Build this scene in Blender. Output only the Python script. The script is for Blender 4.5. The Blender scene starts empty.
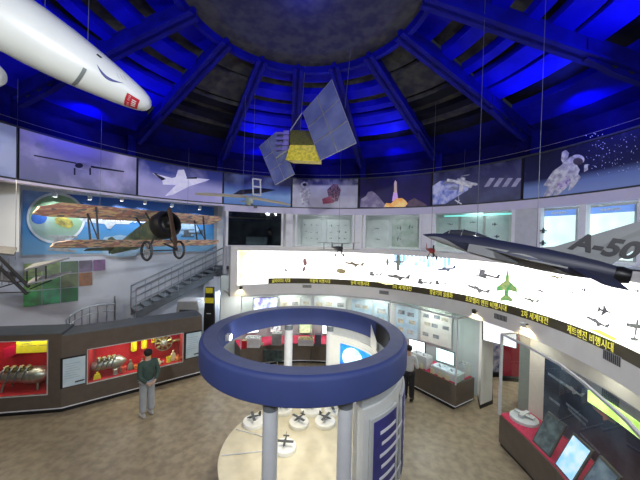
import bpy, bmesh, math, random
from math import sin, cos, pi, radians as R_, sqrt, atan2
from mathutils import Vector as V, Matrix
random.seed(7)
sc = bpy.context.scene
COL = sc.collection
# ---------------------------------------------------------------- camera model
CZ, FPX, PIT, ROLL = 4.87, 285.0, .0123, .0224
def ray(u, v):
    u -= 320; v -= 240
    a = u*cos(ROLL) + v*sin(ROLL); b = -u*sin(ROLL) + v*cos(ROLL)
    d = V((a/FPX, cos(PIT) - b/FPX*sin(PIT), -sin(PIT) - b/FPX*cos(PIT)))
    return d
CAM = V((0, 0, CZ))
def PD(u, v, y):                      # point seen at (u,v) at depth y
    d = ray(u, v); return CAM + d*(y/d.y)
def PZ(u, v, z):                      # point seen at (u,v) at height z
    d = ray(u, v); return CAM + d*((z-CZ)/d.z)
def PC(u, v, C, R):                   # point seen on the far side of a vertical cylinder
    d = ray(u, v); A = d.x**2+d.y**2; B = -(d.x*C[0]+d.y*C[1]); K = C[0]**2+C[1]**2-R*R
    t = (-B+sqrt(max(B*B-A*K, 1e-9)))/A
    return CAM + d*t
def AZ(u, C, R, v=240):
    p = PC(u, v, C, R); return atan2(p.x-C[0], p.y-C[1])
def PL(u, v, A, B, off=0):            # point seen on the vertical plane through A,B, pulled `off` towards camera
    A = V((A[0], A[1], 0)); B = V((B[0], B[1], 0)); n = (B-A).cross(V((0, 0, 1))).normalized()
    if n.dot(CAM-A) < 0: n = -n
    A = A + n*off
    d = ray(u, v); t = n.dot(A-CAM)/n.dot(d)
    return CAM + d*t
# ---------------------------------------------------------------- materials
MATS = {}
def mat(name, c, rough=.6, metal=0, emit=0, ec=None, var=0, scale=8, c2=None, spec=.4, bump=0, ttype='NOISE', detail=4, coord='Object'):
    if name in MATS: return MATS[name]
    m = bpy.data.materials.new(name); m.use_nodes = True; nt = m.node_tree; b = nt.nodes['Principled BSDF']
    b.inputs['Base Color'].default_value = (*c, 1); b.inputs['Roughness'].default_value = rough
    b.inputs['Metallic'].default_value = metal; b.inputs['Specular IOR Level'].default_value = spec
    if emit:
        b.inputs['Emission Strength'].default_value = emit; b.inputs['Emission Color'].default_value = (*(ec or c), 1)
    if var or c2:
        tc = nt.nodes.new('ShaderNodeTexCoord')
        if ttype == 'VORONOI':
            tx = nt.nodes.new('ShaderNodeTexVoronoi'); tx.inputs['Scale'].default_value = scale; o = tx.outputs['Color']
        else:
            tx = nt.nodes.new('ShaderNodeTexNoise'); tx.inputs['Scale'].default_value = scale; tx.inputs['Detail'].default_value = detail; o = tx.outputs[0]
        nt.links.new(tc.outputs[coord], tx.inputs['Vector'])
        rp = nt.nodes.new('ShaderNodeValToRGB'); nt.links.new(o, rp.inputs[0])
        cc = c2 or tuple(max(0, x*(1-var)) for x in c)
        rp.color_ramp.elements[0].position = .38; rp.color_ramp.elements[1].position = .62
        rp.color_ramp.elements[0].color = (*c, 1); rp.color_ramp.elements[1].color = (*cc, 1)
        nt.links.new(rp.outputs[0], b.inputs['Base Color'])
        if emit: nt.links.new(rp.outputs[0], b.inputs['Emission Color'])
        if bump:
            bp = nt.nodes.new('ShaderNodeBump'); bp.inputs['Strength'].default_value = bump
            nt.links.new(o, bp.inputs['Height']); nt.links.new(bp.outputs[0], b.inputs['Normal'])
    MATS[name] = m; return m
def glassmat(name, tint=(1, 1, 1), refl=.12, rough=.02):
    if name in MATS: return MATS[name]
    m = bpy.data.materials.new(name); m.use_nodes = True; nt = m.node_tree; nt.nodes.remove(nt.nodes['Principled BSDF'])
    out = nt.nodes['Material Output']; t = nt.nodes.new('ShaderNodeBsdfTransparent'); g = nt.nodes.new('ShaderNodeBsdfGlossy')
    t.inputs[0].default_value = (*tint, 1); g.inputs['Roughness'].default_value = rough; g.inputs['Color'].default_value = (1, 1, 1, 1)
    f = nt.nodes.new('ShaderNodeLayerWeight'); f.inputs[0].default_value = .5
    pw = nt.nodes.new('ShaderNodeMath'); pw.operation = 'POWER'; pw.inputs[1].default_value = 4.0; nt.links.new(f.outputs['Facing'], pw.inputs[0])
    a = nt.nodes.new('ShaderNodeMath'); a.operation = 'MULTIPLY_ADD'; a.inputs[1].default_value = .35; a.inputs[2].default_value = refl*.5
    nt.links.new(pw.outputs[0], a.inputs[0])
    mx = nt.nodes.new('ShaderNodeMixShader'); nt.links.new(a.outputs[0], mx.inputs[0]); nt.links.new(t.outputs[0], mx.inputs[1]); nt.links.new(g.outputs[0], mx.inputs[2])
    nt.links.new(mx.outputs[0], out.inputs[0]); MATS[name] = m; return m
def skymat(name, stops, noise=.3, scale=2.0, emit=.2, cloud=(.8, .8, .9), cl=(.42, .62)):
    """vertical gradient print with procedural clouds; stops bottom -> top (Generated z)"""
    m = bpy.data.materials.new(name); m.use_nodes = True; nt = m.node_tree; b = nt.nodes['Principled BSDF']
    b.inputs['Roughness'].default_value = .5
    tc = nt.nodes.new('ShaderNodeTexCoord'); sp = nt.nodes.new('ShaderNodeSeparateXYZ'); nt.links.new(tc.outputs['Generated'], sp.inputs[0])
    rp = nt.nodes.new('ShaderNodeValToRGB'); nt.links.new(sp.outputs[2], rp.inputs[0])
    el = rp.color_ramp.elements
    el[0].position = stops[0][0]; el[0].color = (*stops[0][1], 1); el[1].position = stops[-1][0]; el[1].color = (*stops[-1][1], 1)
    for p, c in stops[1:-1]:
        e = el.new(p); e.color = (*c, 1)
    nz = nt.nodes.new('ShaderNodeTexNoise'); nz.inputs['Scale'].default_value = scale; nz.inputs['Detail'].default_value = 6
    nt.links.new(tc.outputs['Object'], nz.inputs['Vector'])
    r2 = nt.nodes.new('ShaderNodeValToRGB'); r2.color_ramp.elements[0].position = cl[0]; r2.color_ramp.elements[1].position = cl[1]
    nt.links.new(nz.outputs[0], r2.inputs[0])
    ml = nt.nodes.new('ShaderNodeMath'); ml.operation = 'MULTIPLY'; ml.inputs[1].default_value = noise; nt.links.new(r2.outputs[0], ml.inputs[0])
    mx = nt.nodes.new('ShaderNodeMix'); mx.data_type = 'RGBA'; nt.links.new(ml.outputs[0], mx.inputs[0]); nt.links.new(rp.outputs[0], mx.inputs[6]); mx.inputs[7].default_value = (*cloud, 1)
    nt.links.new(mx.outputs[2], b.inputs['Base Color']); nt.links.new(mx.outputs[2], b.inputs['Emission Color']); b.inputs['Emission Strength'].default_value = emit
    return m
white = mat('white_paint', (.78, .79, .82), .5, var=.05, scale=3)
white2 = mat('warm_white_paint', (.82, .80, .76), .5, var=.05, scale=3)
wallw = mat('plaster_white', (.62, .66, .74), .7, var=.05, scale=2)
steel = mat('steel_grey', (.20, .23, .26), .4, .4, var=.1)
rail = mat('rail_steel', (.45, .49, .54), .3, .9, var=.1)
black = mat('black_matte', (.012, .012, .014), .5, var=.3)
dgrey = mat('dark_grey', (.06, .065, .07), .5, var=.2)
grey = mat('mid_grey', (.35, .36, .36), .5, var=.1)
lgrey = mat('light_grey', (.55, .56, .57), .45, var=.1)
brown = mat('brown_laminate', (.125, .10, .08), .45, var=.12, scale=5)
browntop = mat('brown_grey_top', (.13, .14, .16), .5, var=.1, scale=4)
red = mat('red_felt', (.48, .008, .02), .8, var=.2, scale=20)
pinkred = mat('red_shelf_cloth', (.60, .03, .10), .8, var=.2, scale=20)
yellow = mat('yellow_card', (.85, .72, .03), .6, var=.15, scale=12)
paper = mat('cream_card', (.75, .66, .42), .7, var=.1)
glass = glassmat('clear_glass', (.93, .97, .96), .07)
glassg = glassmat('greenish_glass', (.85, .93, .90), .10)
glassd = glassmat('dark_glass', (.35, .38, .40), .16)
cablem = mat('cable_steel', (.14, .15, .18), .4, .6, var=.1)
# ---------------------------------------------------------------- mesh builder
M = {}
class MB:
    def __init__(s): s.v = []; s.f = []; s.mi = []
    def quad(s, *p, mi=0):
        i = len(s.v); s.v += [V(q) for q in p]; s.f.append(tuple(range(i, i+len(p)))); s.mi.append(mi); return s
    def add(s, vs, fs, mi=0):
        i = len(s.v); s.v += [V(q) for q in vs]
        for f in fs: s.f.append(tuple(i+k for k in f)); s.mi.append(mi)
        return s
    def hexa(s, b, t, mi=0):          # bottom 4, top 4
        n = len(b); fs = [tuple(range(n))[::-1], tuple(range(n, 2*n))] + [(i, (i+1) % n, n+(i+1) % n, n+i) for i in range(n)]
        return s.add(list(b)+list(t), fs, mi)
    def box(s, c, d, rz=0, mi=0, m=None):
        c = V(c); x, y, z = d[0]/2, d[1]/2, d[2]/2; r = m or Matrix.Rotation(rz, 3, 'Z')
        q = [c + r @ V(p) for p in ((-x, -y, -z), (x, -y, -z), (x, y, -z), (-x, y, -z), (-x, -y, z), (x, -y, z), (x, y, z), (-x, y, z))]
        return s.hexa(q[:4], q[4:], mi)
    def tube(s, a, b, r, r2=None, n=8, mi=0, caps=True):
        a, b = V(a), V(b); r2 = r if r2 is None else r2; d = (b-a).normalized(); u = d.orthogonal().normalized(); w = d.cross(u)
        A = [a+(u*cos(2*pi*i/n)+w*sin(2*pi*i/n))*r for i in range(n)]; B = [b+(u*cos(2*pi*i/n)+w*sin(2*pi*i/n))*r2 for i in range(n)]
        fs = [(i, (i+1) % n, n+(i+1) % n, n+i) for i in range(n)]
        if caps: fs += [tuple(range(n))[::-1], tuple(range(n, 2*n))]
        return s.add(A+B, fs, mi)
    def path(s, pts, r, n=6, mi=0):
        for a, b in zip(pts, pts[1:]): s.tube(a, b, r, n=n, mi=mi)
        return s
    def loft(s, rings, mi=0, closed=True, caps=True):
        n = len(rings[0]); vs = [p for r in rings for p in r]; fs = []
        for k in range(len(rings)-1):
            for i in range(n if closed else n-1): fs.append((k*n+i, k*n+(i+1) % n, (k+1)*n+(i+1) % n, (k+1)*n+i))
        if caps: fs += [tuple(range(n))[::-1], tuple((len(rings)-1)*n+i for i in range(n))]
        return s.add(vs, fs, mi)
    def lathe(s, prof, o=(0, 0, 0), ax=(0, 0, 1), n=24, mi=0, caps=True):
        o = V(o); ax = V(ax).normalized(); u = ax.orthogonal().normalized(); w = ax.cross(u)
        return s.loft([[o+ax*h+(u*cos(2*pi*i/n)+w*sin(2*pi*i/n))*max(r, 1e-4) for i in range(n)] for r, h in prof], mi, caps=caps)
    def arc(s, C, R0, R1, a0, a1, z0, z1, n=24, mi=0, z0b=None, z1b=None):   # solid slab between two radii
        rs = []
        z0b = z0 if z0b is None else z0b; z1b = z1 if z1b is None else z1b
        for i in range(n+1):
            a = a0+(a1-a0)*i/n; x, y = sin(a), cos(a)
            rs.append([V((C[0]+R0*x, C[1]+R0*y, z0)), V((C[0]+R1*x, C[1]+R1*y, z0b)), V((C[0]+R1*x, C[1]+R1*y, z1b)), V((C[0]+R0*x, C[1]+R0*y, z1))])
        return s.loft(rs, mi)
    def build(s, name, m, parent=None, label=None, smooth=False, local=False, kind=None):
        me = bpy.data.meshes.new(name); vs = s.v
        if parent is not None and not local:
            inv = M[parent].inverted(); vs = [inv @ q for q in vs]
        me.from_pydata([tuple(q) for q in vs], [], s.f)
        for x in (m if isinstance(m, (list, tuple)) else [m]): me.materials.append(x)
        for p, k in zip(me.polygons, s.mi): p.material_index = k; p.use_smooth = smooth
        bm = bmesh.new(); bm.from_mesh(me); bmesh.ops.recalc_face_normals(bm, faces=bm.faces); bm.to_mesh(me); bm.free()
        if smooth:
            try: me.set_sharp_from_angle(angle=R_(40))
            except Exception: pass
        o = bpy.data.objects.new(name, me); COL.objects.link(o)
        if parent is not None: o.parent = parent; M[o] = M[parent]
        else: M[o] = Matrix.Identity(4)
        if label: o['label'] = label
        if kind: o['kind'] = kind
        return o
def tag(o, label, cat, group=None):
    o['label'] = label; o['category'] = cat
    if group: o['group'] = group
    return o
def thing(name, label, cat, loc, group=None, rot=None):
    o = bpy.data.objects.new(name, None); COL.objects.link(o); o.empty_display_size = .1
    mx = Matrix.Translation(V(loc))
    if rot is not None: mx = mx @ (rot.to_4x4() if isinstance(rot, Matrix) else Matrix.Rotation(rot, 4, 'Z'))
    o.matrix_world = mx; o.location = V(loc)
    if rot is not None: o.rotation_euler = mx.to_euler()
    M[o] = mx; return tag(o, label, cat, group)
def struct(name, mb, m, parent=None, smooth=False):
    return mb.build(name, m, parent, smooth=smooth, kind='structure')
def textobj(body, size, loc, xdir, up, m, parent, name='lettering', extr=.002, align='CENTER', sx=1, fit=None, shear=0, bold=0):
    cu = bpy.data.curves.new(name, 'FONT'); cu.body = body; cu.size = size; cu.align_x = align; cu.align_y = 'CENTER'; cu.extrude = extr
    cu.materials.append(m)
    o = bpy.data.objects.new(name, cu); COL.objects.link(o)
    x = V(xdir).normalized(); z = x.cross(V(up)).normalized(); y = z.cross(x)
    mx = Matrix((x*sx, y, z)).transposed().to_4x4(); mx.translation = V(loc)
    if fit or shear:
        if shear: cu.shear = shear
        if bold: cu.offset = bold
    me = bpy.data.meshes.new_from_object(o.evaluated_get(bpy.context.evaluated_depsgraph_get())); me.name = name
    bpy.data.objects.remove(o); bpy.data.curves.remove(cu)
    xs = [q.co.x for q in me.vertices]; w0 = max(xs)-min(xs)
    if fit:
        for q in me.vertices: q.co.x *= fit/w0
    inv = M[parent].inverted() if parent is not None else Matrix.Identity(4)
    me.transform(inv @ mx); me.materials.clear(); me.materials.append(m)
    for p_ in me.polygons: p_.material_index = 0
    o = bpy.data.objects.new(name, me); COL.objects.link(o); o.parent = parent
    return o
def lamp(kind, name, loc, power, col=(1, 1, 1), target=None, size=.1, spot=70, blend=.6, sy=None):
    l = bpy.data.lights.new(name, kind); l.energy = power; l.color = col
    if kind == 'AREA':
        l.size = size
        if sy: l.shape = 'RECTANGLE'; l.size_y = sy
    else: l.shadow_soft_size = size
    if kind == 'SPOT': l.spot_size = R_(spot); l.spot_blend = blend
    o = bpy.data.objects.new(name, l); COL.objects.link(o); o.location = V(loc)
    if target is not None: o.rotation_euler = (V(target)-V(loc)).to_track_quat('-Z', 'Y').to_euler()
    return o
# ---------------------------------------------------------------- main plan
C1, R1 = (-.355, 4.53), 6.30          # upper picture ring
C2, R2 = (-.302, 5.68), 5.22          # light box and ground floor fronts
ZP0, ZP1 = 5.96, 7.035                # upper pictures
ZL0, ZL1 = 3.06, 4.29                 # light box
def cp(C, R, a, z): return V((C[0]+R*sin(a), C[1]+R*cos(a), z))
PA, PB = PD(22, 222, 8.8), PD(213, 230, 13.0)      # left wall line
pdir = (V((PB.x, PB.y, 0))-V((PA.x, PA.y, 0))).normalized(); pn = V((pdir.y, -pdir.x, 0))
def pw(s, off, z): return V((PA.x, PA.y, 0))+pdir*s+pn*off+V((0, 0, z))
# ---- floor
fl = mat('stone_floor', (.36, .29, .19), .35, var=.0, c2=(.25, .20, .135), scale=5.5, detail=10, spec=.35)
b = MB(); b.quad((-14, -3, 0), (12, -3, 0), (12, 18, 0), (-14, 18, 0)); struct('floor', b, fl)
# ---- left wall, soffits
b = MB(); a0, a1 = pw(-6, 0, 0), pw(8.2, 0, 0)
b.hexa([a0, a1, a1-pn*.15, a0-pn*.15], [q+V((0, 0, 6.5)) for q in (a0, a1, a1-pn*.15, a0-pn*.15)]); struct('wall_left', b, wallw)
purple = mat('fascia_white', (.74, .70, .86), .5, var=.04, scale=3)
AzL, AzW0, AzR = R_(-118), AZ(227, C1, R1), R_(118)
b = MB(); n = 40                                   # soffit on the left between picture ring and the poster wall
for i in range(n):
    t0, t1 = AzL+(AzW0-AzL)*i/n, AzL+(AzW0-AzL)*(i+1)/n
    b.quad(cp(C1, R1+.2, t0, 6.4), cp(C1, R1+.2, t1, 6.4), cp(C1, R1+6, t1, 6.4), cp(C1, R1+6, t0, 6.4))
struct('trim_1', b, wallw)
b = MB().arc(C1, R1-.02, R1+.25, AzL, AzW0, ZP0-.09, ZP0-.02, 48); struct('trim_2', b, purple)
b = MB().arc(C1, R1-.02, R1+.3, AzW0-.015, AzR, 5.70, ZP0-.02, 72); struct('trim_3', b, purple)   # fascia over the windows
# bulkhead at far left
p = PD(-60, 252, 6.6); q = PD(19, 252, 6.9)
b = MB().hexa([(p.x, p.y, q.z), (q.x, q.y, q.z), (q.x*1.17-.02, q.y*1.17, q.z), (p.x*1.1, p.y*1.2, q.z)], [(p.x, p.y, 6.3), (q.x, q.y, 6.3), (q.x*1.17-.02, q.y*1.17, 6.3), (p.x*1.1, p.y*1.2, 6.3)])
struct('wall_bulkhead', b, wallw)
# ---- upper wall ring
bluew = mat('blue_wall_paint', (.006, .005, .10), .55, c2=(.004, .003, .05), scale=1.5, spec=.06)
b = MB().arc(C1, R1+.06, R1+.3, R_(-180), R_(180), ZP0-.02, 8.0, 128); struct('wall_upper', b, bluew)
b = MB().arc(C1, R1-.03, R1+.05, AzL, AzR, ZP1, ZP1+.035, 96); struct('trim_4', b, dgrey)
b = MB().arc(C1, R1-.03, R1+.05, AzL, AzR, ZP0-.035, ZP0, 96); struct('trim_5', b, dgrey)
# ---- roof: stepped cone, bay by bay, and radial beams
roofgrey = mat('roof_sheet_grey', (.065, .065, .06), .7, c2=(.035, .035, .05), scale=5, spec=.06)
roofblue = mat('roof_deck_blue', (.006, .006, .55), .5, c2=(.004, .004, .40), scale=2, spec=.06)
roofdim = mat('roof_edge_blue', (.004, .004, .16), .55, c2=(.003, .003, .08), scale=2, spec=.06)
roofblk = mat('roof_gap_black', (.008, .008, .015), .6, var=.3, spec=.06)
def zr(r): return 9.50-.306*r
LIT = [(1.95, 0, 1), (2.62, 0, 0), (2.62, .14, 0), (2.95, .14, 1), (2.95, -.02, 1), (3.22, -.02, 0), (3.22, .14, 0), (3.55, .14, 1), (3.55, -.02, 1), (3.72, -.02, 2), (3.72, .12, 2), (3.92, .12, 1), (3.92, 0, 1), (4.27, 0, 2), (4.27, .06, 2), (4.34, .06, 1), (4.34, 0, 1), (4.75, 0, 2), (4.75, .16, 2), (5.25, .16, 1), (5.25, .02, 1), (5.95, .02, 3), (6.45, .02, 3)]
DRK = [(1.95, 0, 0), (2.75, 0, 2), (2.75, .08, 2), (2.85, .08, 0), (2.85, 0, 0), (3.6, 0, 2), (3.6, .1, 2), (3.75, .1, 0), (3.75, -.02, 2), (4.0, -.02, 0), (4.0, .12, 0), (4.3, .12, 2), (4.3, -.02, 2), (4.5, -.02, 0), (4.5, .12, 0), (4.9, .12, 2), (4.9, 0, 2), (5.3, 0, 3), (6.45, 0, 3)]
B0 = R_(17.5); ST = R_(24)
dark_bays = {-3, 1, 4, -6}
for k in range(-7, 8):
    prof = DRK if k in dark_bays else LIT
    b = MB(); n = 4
    for i in range(n):
        t0, t1 = B0+ST*(k+i/n), B0+ST*(k+(i+1)/n)
        for (r, d, m_), (r2, d2, _) in zip(prof, prof[1:]):
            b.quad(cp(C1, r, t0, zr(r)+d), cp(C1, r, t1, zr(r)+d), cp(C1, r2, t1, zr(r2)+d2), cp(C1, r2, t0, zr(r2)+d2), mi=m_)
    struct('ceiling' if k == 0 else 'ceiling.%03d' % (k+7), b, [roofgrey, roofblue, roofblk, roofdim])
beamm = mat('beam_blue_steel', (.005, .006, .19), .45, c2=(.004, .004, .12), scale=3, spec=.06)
for k in range(-7, 8):
    t = B0+ST*k; w = .11; b = MB(); x = V((sin(t), cos(t), 0)); s = V((cos(t), -sin(t), 0)); c = V((C1[0], C1[1], 0))
    def zb(r): return 9.17-.306*r
    for (hw, d0, d1) in ((.035, .0, .36), (.12, 0, .04)):
        pts = []
        for r in (1.9, 5.75):
            pts.append([c+x*r-s*hw+V((0, 0, zb(r)+d0)), c+x*r+s*hw+V((0, 0, zb(r)+d0)), c+x*r+s*hw+V((0, 0, zb(r)+d1)), c+x*r-s*hw+V((0, 0, zb(r)+d1))])
        b.loft(pts)
    # haunch plate at the wall end
    b.loft([[c+x*r+s*q*.05+V((0, 0, zz)) for q, zz in ((-1, zb(r)-dd), (1, zb(r)-dd), (1, zb(r)+.3), (-1, zb(r)+.3))] for r, dd in ((4.5, .02), (4.95, .10), (5.75, .12))])
    b.box(c+x*(R1-.03)+V((0, 0, 7.5)), (.2, .16, .86), -t)
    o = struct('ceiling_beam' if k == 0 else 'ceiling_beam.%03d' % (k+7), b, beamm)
    h = MB()
    for r in (4.95, 5.22, 5.5):
        for sg in (-1, 1): h.lathe([(.065, 0), (.065, .006)], c+x*r+s*sg*.05+V((0, 0, zb(r)+.03)), s*sg, 12)
    h.build('bolt_hole', black, o)
b = MB().lathe([(2.05, 0), (2.05, .25), (1.6, .28), (0, .28)], (C1[0], C1[1], 8.72), n=48); struct('ceiling_oculus', b, roofgrey)
b = MB().arc(C1, 1.98, 2.08, R_(-180), R_(180), 8.58, 8.80, 64); struct('trim_6', b, beamm)
# ---- second floor gallery: ledge, back wall, floor
A2L = AZ(231, C2, R2)
A2R = R_(120)
b = MB(); n = 60
for i in range(n):
    t0, t1 = A2L+(A2R-A2L)*i/n, A2L+(A2R-A2L)*(i+1)/n
    def outp(t):
        p = cp(C2, R2, t, 0); d = V((p.x-C1[0], p.y-C1[1], 0)); return V((C1[0], C1[1], 0))+d.normalized()*max(R1+.12, d.length+.1)
    p0, p1, q0, q1 = cp(C2, R2, t0, 0), cp(C2, R2, t1, 0), outp(t0), outp(t1)
    for z0, z1 in ((4.36, 4.46),):
        b.hexa([p0+V((0, 0, z0)), p1+V((0, 0, z0)), q1+V((0, 0, z0)), q0+V((0, 0, z0))], [p0+V((0, 0, z1)), p1+V((0, 0, z1)), q1+V((0, 0, z1)), q0+V((0, 0, z1))])
struct('trim_7', b, white2)
AzG = AZ(232.5, C1, R1+1.5)
b = MB().arc(C1, R1+1.5, R1+1.6, AzG, AzR, 3.4, 6.1, 72); struct('wall_gallery', b, mat('gallery_wall', (.42, .44, .45), .6, var=.1, scale=2))
b = MB().arc(C1, R1+.2, R1+1.6, AzG, AzR, 5.93, 6.0, 72); struct('ceiling_gallery', b, white)
b = MB().arc(C1, R1+.35, R1+1.6, AzG, AzR, 3.3, 3.45, 72); struct('floor_gallery', b, grey)
# windows of the gallery
whm = mat('window_post_white', (.88, .88, .90), .4, var=.04)
bays = [(228, 281, 'd'), (297, 352, 'c'), (365, 419, 'c'), (434, 511, 'c'), (540, 578, 'c'), (585, 637, 'c'), (645, 720, 'c')]
for i, (u0, u1, k) in enumerate(bays):
    t0, t1 = AZ(u0, C1, R1), AZ(u1, C1, R1)
    o = MB().arc(C1, R1+.05, R1+.06, t0, t1, 4.46, 5.72, 10).build('window_%d' % (i+1), glassd if k == 'd' else glassmat('window_glass', (.95, .98, .98), .0), kind='structure')
    e = .035/R1*1.0
    f = MB().arc(C1, R1, R1+.14, t0-2.2*e, t0, 4.46, 5.72, 2).arc(C1, R1, R1+.14, t1, t1+2.2*e, 4.46, 5.72, 2).arc(C1, R1, R1+.14, t0, t1, 4.46, 4.49, 10)
    f.build('window_frame', whm, o)
for i, (u0, u1) in enumerate(((285.5, 292.5), (354.5, 361.5), (421.5, 431.5), (514, 537))):
    b = MB().arc(C1, R1+.02, R1+.25, AZ(u0, C1, R1), AZ(u1, C1, R1), 4.44, 5.75, 4); struct('pillar' if i == 0 else 'pillar.%03d' % i, b, [whm, mat('pillar_grey', (.66, .67, .68), .5, var=.08)][i == 3])
g0, g1 = PD(216.5, 230, 13.15), PD(232, 230, 12.9)
b = MB().hexa([(g0.x, g0.y, 0), (g1.x, g1.y, 0), (g1.x, g1.y+.2, 0), (g0.x-.05, g0.y+.2, 0)], [(g0.x, g0.y, 6.4), (g1.x, g1.y, 6.4), (g1.x, g1.y+.2, 6.4), (g0.x-.05, g0.y+.2, 6.4)]); struct('pillar.010', b, whm)
b = MB().arc(C1, R1+.05, R1+.25, AZ(224.3, C1, R1), AZ(227.2, C1, R1), 3.45, ZP0-.02, 2); struct('pillar.011', b, mat('post_grey', (.42, .43, .48), .4, var=.05))
# ---- light box front
a_l, a_r = AZ(238, C2, R2), A2R
lb = thing('light_box_mural', 'long curved glowing white mural of aviation history above the cases', 'light box', cp(C2, R2, R_(10), ZL0))
lbm = mat('light_box_glow', (1, 1, .97), .5, emit=2.6, ec=(1.0, 1.0, .96))
MB().arc(C2, R2+.02, R2+.05, a_l, a_r, ZL0, ZL1, 96).build('diffuser', lbm, lb)
MB().arc(C2, R2-.01, R2+.2, A2L, a_l, 2.66, ZL1, 3).arc(C2, R2-.01, R2+.2, A2L, a_r, ZL1, 4.46, 96).build('frame', white2, lb)
a_t = AZ(269, C2, R2)
band = MB().arc(C2, R2-.0, R2+.02, a_t, a_r, ZL0, ZL0+.205, 96).build('caption_band', mat('caption_band_brown', (.085, .07, .035), .5, var=.2, scale=3), lb)
ytxt = mat('yellow_letters', (.95, .88, .12), .5, emit=.55, ec=(.95, .9, .15), var=.02)
for txt, u0, u1, v in (('글라이더 시대', 272, 290, 282), ('무동력 비행시대', 310, 330, 281.5), ('동력 비행시대', 351, 369, 284), ('1차 세계대전', 393, 411.5, 287), ('항공기의 실용화', 430, 453, 294), ('프로펠러 엔진 비행시대', 466, 507, 306), ('2차 세계대전', 522, 549, 320), ('제트엔진 비행시대', 568, 615, 341)):
    t0, t1 = AZ(u0, C2, R2, v), AZ(u1, C2, R2, v); t = (t0+t1)/2; w = (t1-t0)*R2
    o = textobj(txt, .17, cp(C2, R2-.02-R2*(1-cos((t1-t0)/2)), t, ZL0+.1025), (cos(t), -sin(t), 0), (0, 0, 1), ytxt, band, fit=w)
def decal(pts, C, R, m, parent, name, off=.012, label=None):
    b = MB(); c = V((0, 0, 0)); P = [PC(u, v, C, R-off) for u, v in pts]; b.quad(*P); return b.build(name, m, parent, label=label)
def shape(kind, u, v, s, rot):
    S = {'jet': [(-1, 0), (-.5, -.1), (-.25, -.12), (.15, -.6), (.4, -.62), (.3, -.13), (.6, -.12), (.8, -.36), (.98, -.36), (.9, 0), (.98, .36), (.8, .36), (.6, .12), (.3, .13), (.4, .62), (.15, .6), (-.25, .12), (-.5, .1)],
         'prop': [(-1, 0), (-.9, -.1), (-.55, -.12), (-.5, -.95), (-.2, -.95), (-.15, -.1), (.7, -.06), (.75, -.35), (.95, -.35), (1, 0), (.95, .35), (.75, .35), (.7, .06), (-.15, .1), (-.2, .95), (-.5, .95), (-.55, .12), (-.9, .1)],
         'side': [(-1, .02), (-.8, -.08), (-.4, -.10), (-.3, -.18), (-.1, -.18), (.05, -.1), (.65, -.06), (.85, -.32), (1, -.3), (.95, .04), (.4, .08), (.25, .28), (.12, .28), (.0, .12), (-.4, .11), (-.8, .09)],
         'bip': [(-1, -.3), (.2, -.34), (.2, -.26), (-.3, -.24), (-.3, -.05), (.7, -.05), (.8, -.3), (1, -.3), (.95, .08), (-.1, .12), (-.1, .24), (.2, .26), (.2, .34), (-1, .34), (-1, .26), (-.75, .24), (-.75, -.22), (-1, -.22)],
         'blob': [(-1, 0), (-.7, -.4), (0, -.5), (.7, -.4), (1, 0), (.7, .45), (0, .5), (-.7, .4)]}[kind]
    c_, s_ = cos(R_(rot)), sin(R_(rot))
    return [(u+s*(x*c_-y*s_), v+s*(x*s_+y*c_)) for x, y in S]
prints = [('side', 354, 264, 10, 10, (.35, .25, .15)), ('blob', 341, 271, 5, 8, (.55, .42, .15)), ('prop', 395, 262, 9, 180, (.22, .25, .22)), ('bip', 375, 274, 7, 8, (.3, .3, .3)),
          ('side', 398, 277, 12, 8, (.15, .13, .13)), ('bip', 424, 282, 8, 12, (.12, .12, .13)), ('bip', 440, 283, 6, 12, (.15, .15, .15)), ('side', 446, 269, 10, -5, (.16, .2, .36)), ('bip', 488, 275, 12, 16, (.25, .25, .27)),
          ('side', 478, 289, 12, 20, (.28, .28, .28)), ('jet', 585, 290, 3.5, 190, (.1, .1, .12)), ('jet', 605, 311, 8, 195, (.09, .09, .1)), ('side', 597, 322, 13, 28, (.32, .33, .33)), ('prop', 636, 330, 11, 100, (.3, .33, .28)),
          ('side', 531, 300, 8, 15, (.3, .36, .2)), ('side', 541, 291, 6, 15, (.45, .4, .4)), ('bip', 288, 270, 5, 0, (.6, .6, .6)), ('blob', 305, 262, 4, 80, (.5, .2, .2)), ('blob', 304, 269, 3, 110, (.5, .3, .3)), ('side', 327, 276, 4, 0, (.4, .4, .4)),
          ('jet', 638, 291, 4, 200, (.35, .35, .38)), ('side', 556, 277, 7, 10, (.6, .5, .2)), ('side', 572, 292, 4, 20, (.2, .2, .22))]
for i, (k, u, v, s, r, c) in enumerate(prints):
    decal(shape(k, u, v, s, r), C2, R2, mat('print_ink_%d' % i, tuple(.75*x+.12 for x in c), .6, var=.4, scale=14, emit=.35), lb, 'printed_aircraft', .006)
camo = mat('print_green_camouflage', (.12, .55, .18), .6, c2=(.62, .70, .25), scale=9, emit=.35)
decal(shape('jet', 507, 285, 17, 93), C2, R2, camo, lb, 'printed_fighter', .007, 'green and yellow camouflaged fighter printed nose up')
cy = mat('print_cyan', (.25, .62, 1), .5, emit=1.0, c2=(.75, .92, 1), scale=3)
P = MB()
for i in range(14):
    u = 394+i*4.1; P.quad(*[PC(a, b_, C2, R2-.003) for a, b_ in ((u, 253+.06*(u-394)), (u+3.2, 253.2+.06*(u-394)), (u+3.2, 262+3*sin(i*1.7)+.08*(u-394)), (u, 262+3*sin(i*1.7)+.08*(u-394)))])
P.build('printed_sky', cy, lb)
yel = mat('print_yellow', (1, .92, .35), .5, emit=1.4, c2=(1, 1, .6), scale=3)
decal([(238.3, 251), (250, 251), (243, 258), (242, 276), (248, 283.5), (238.3, 283.5)], C2, R2, yel, lb, 'printed_border', .003)
decal([(374, 281), (383, 279), (394, 284.5), (386, 284.5)], C2, R2, yel, lb, 'printed_glow', .003)
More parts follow.
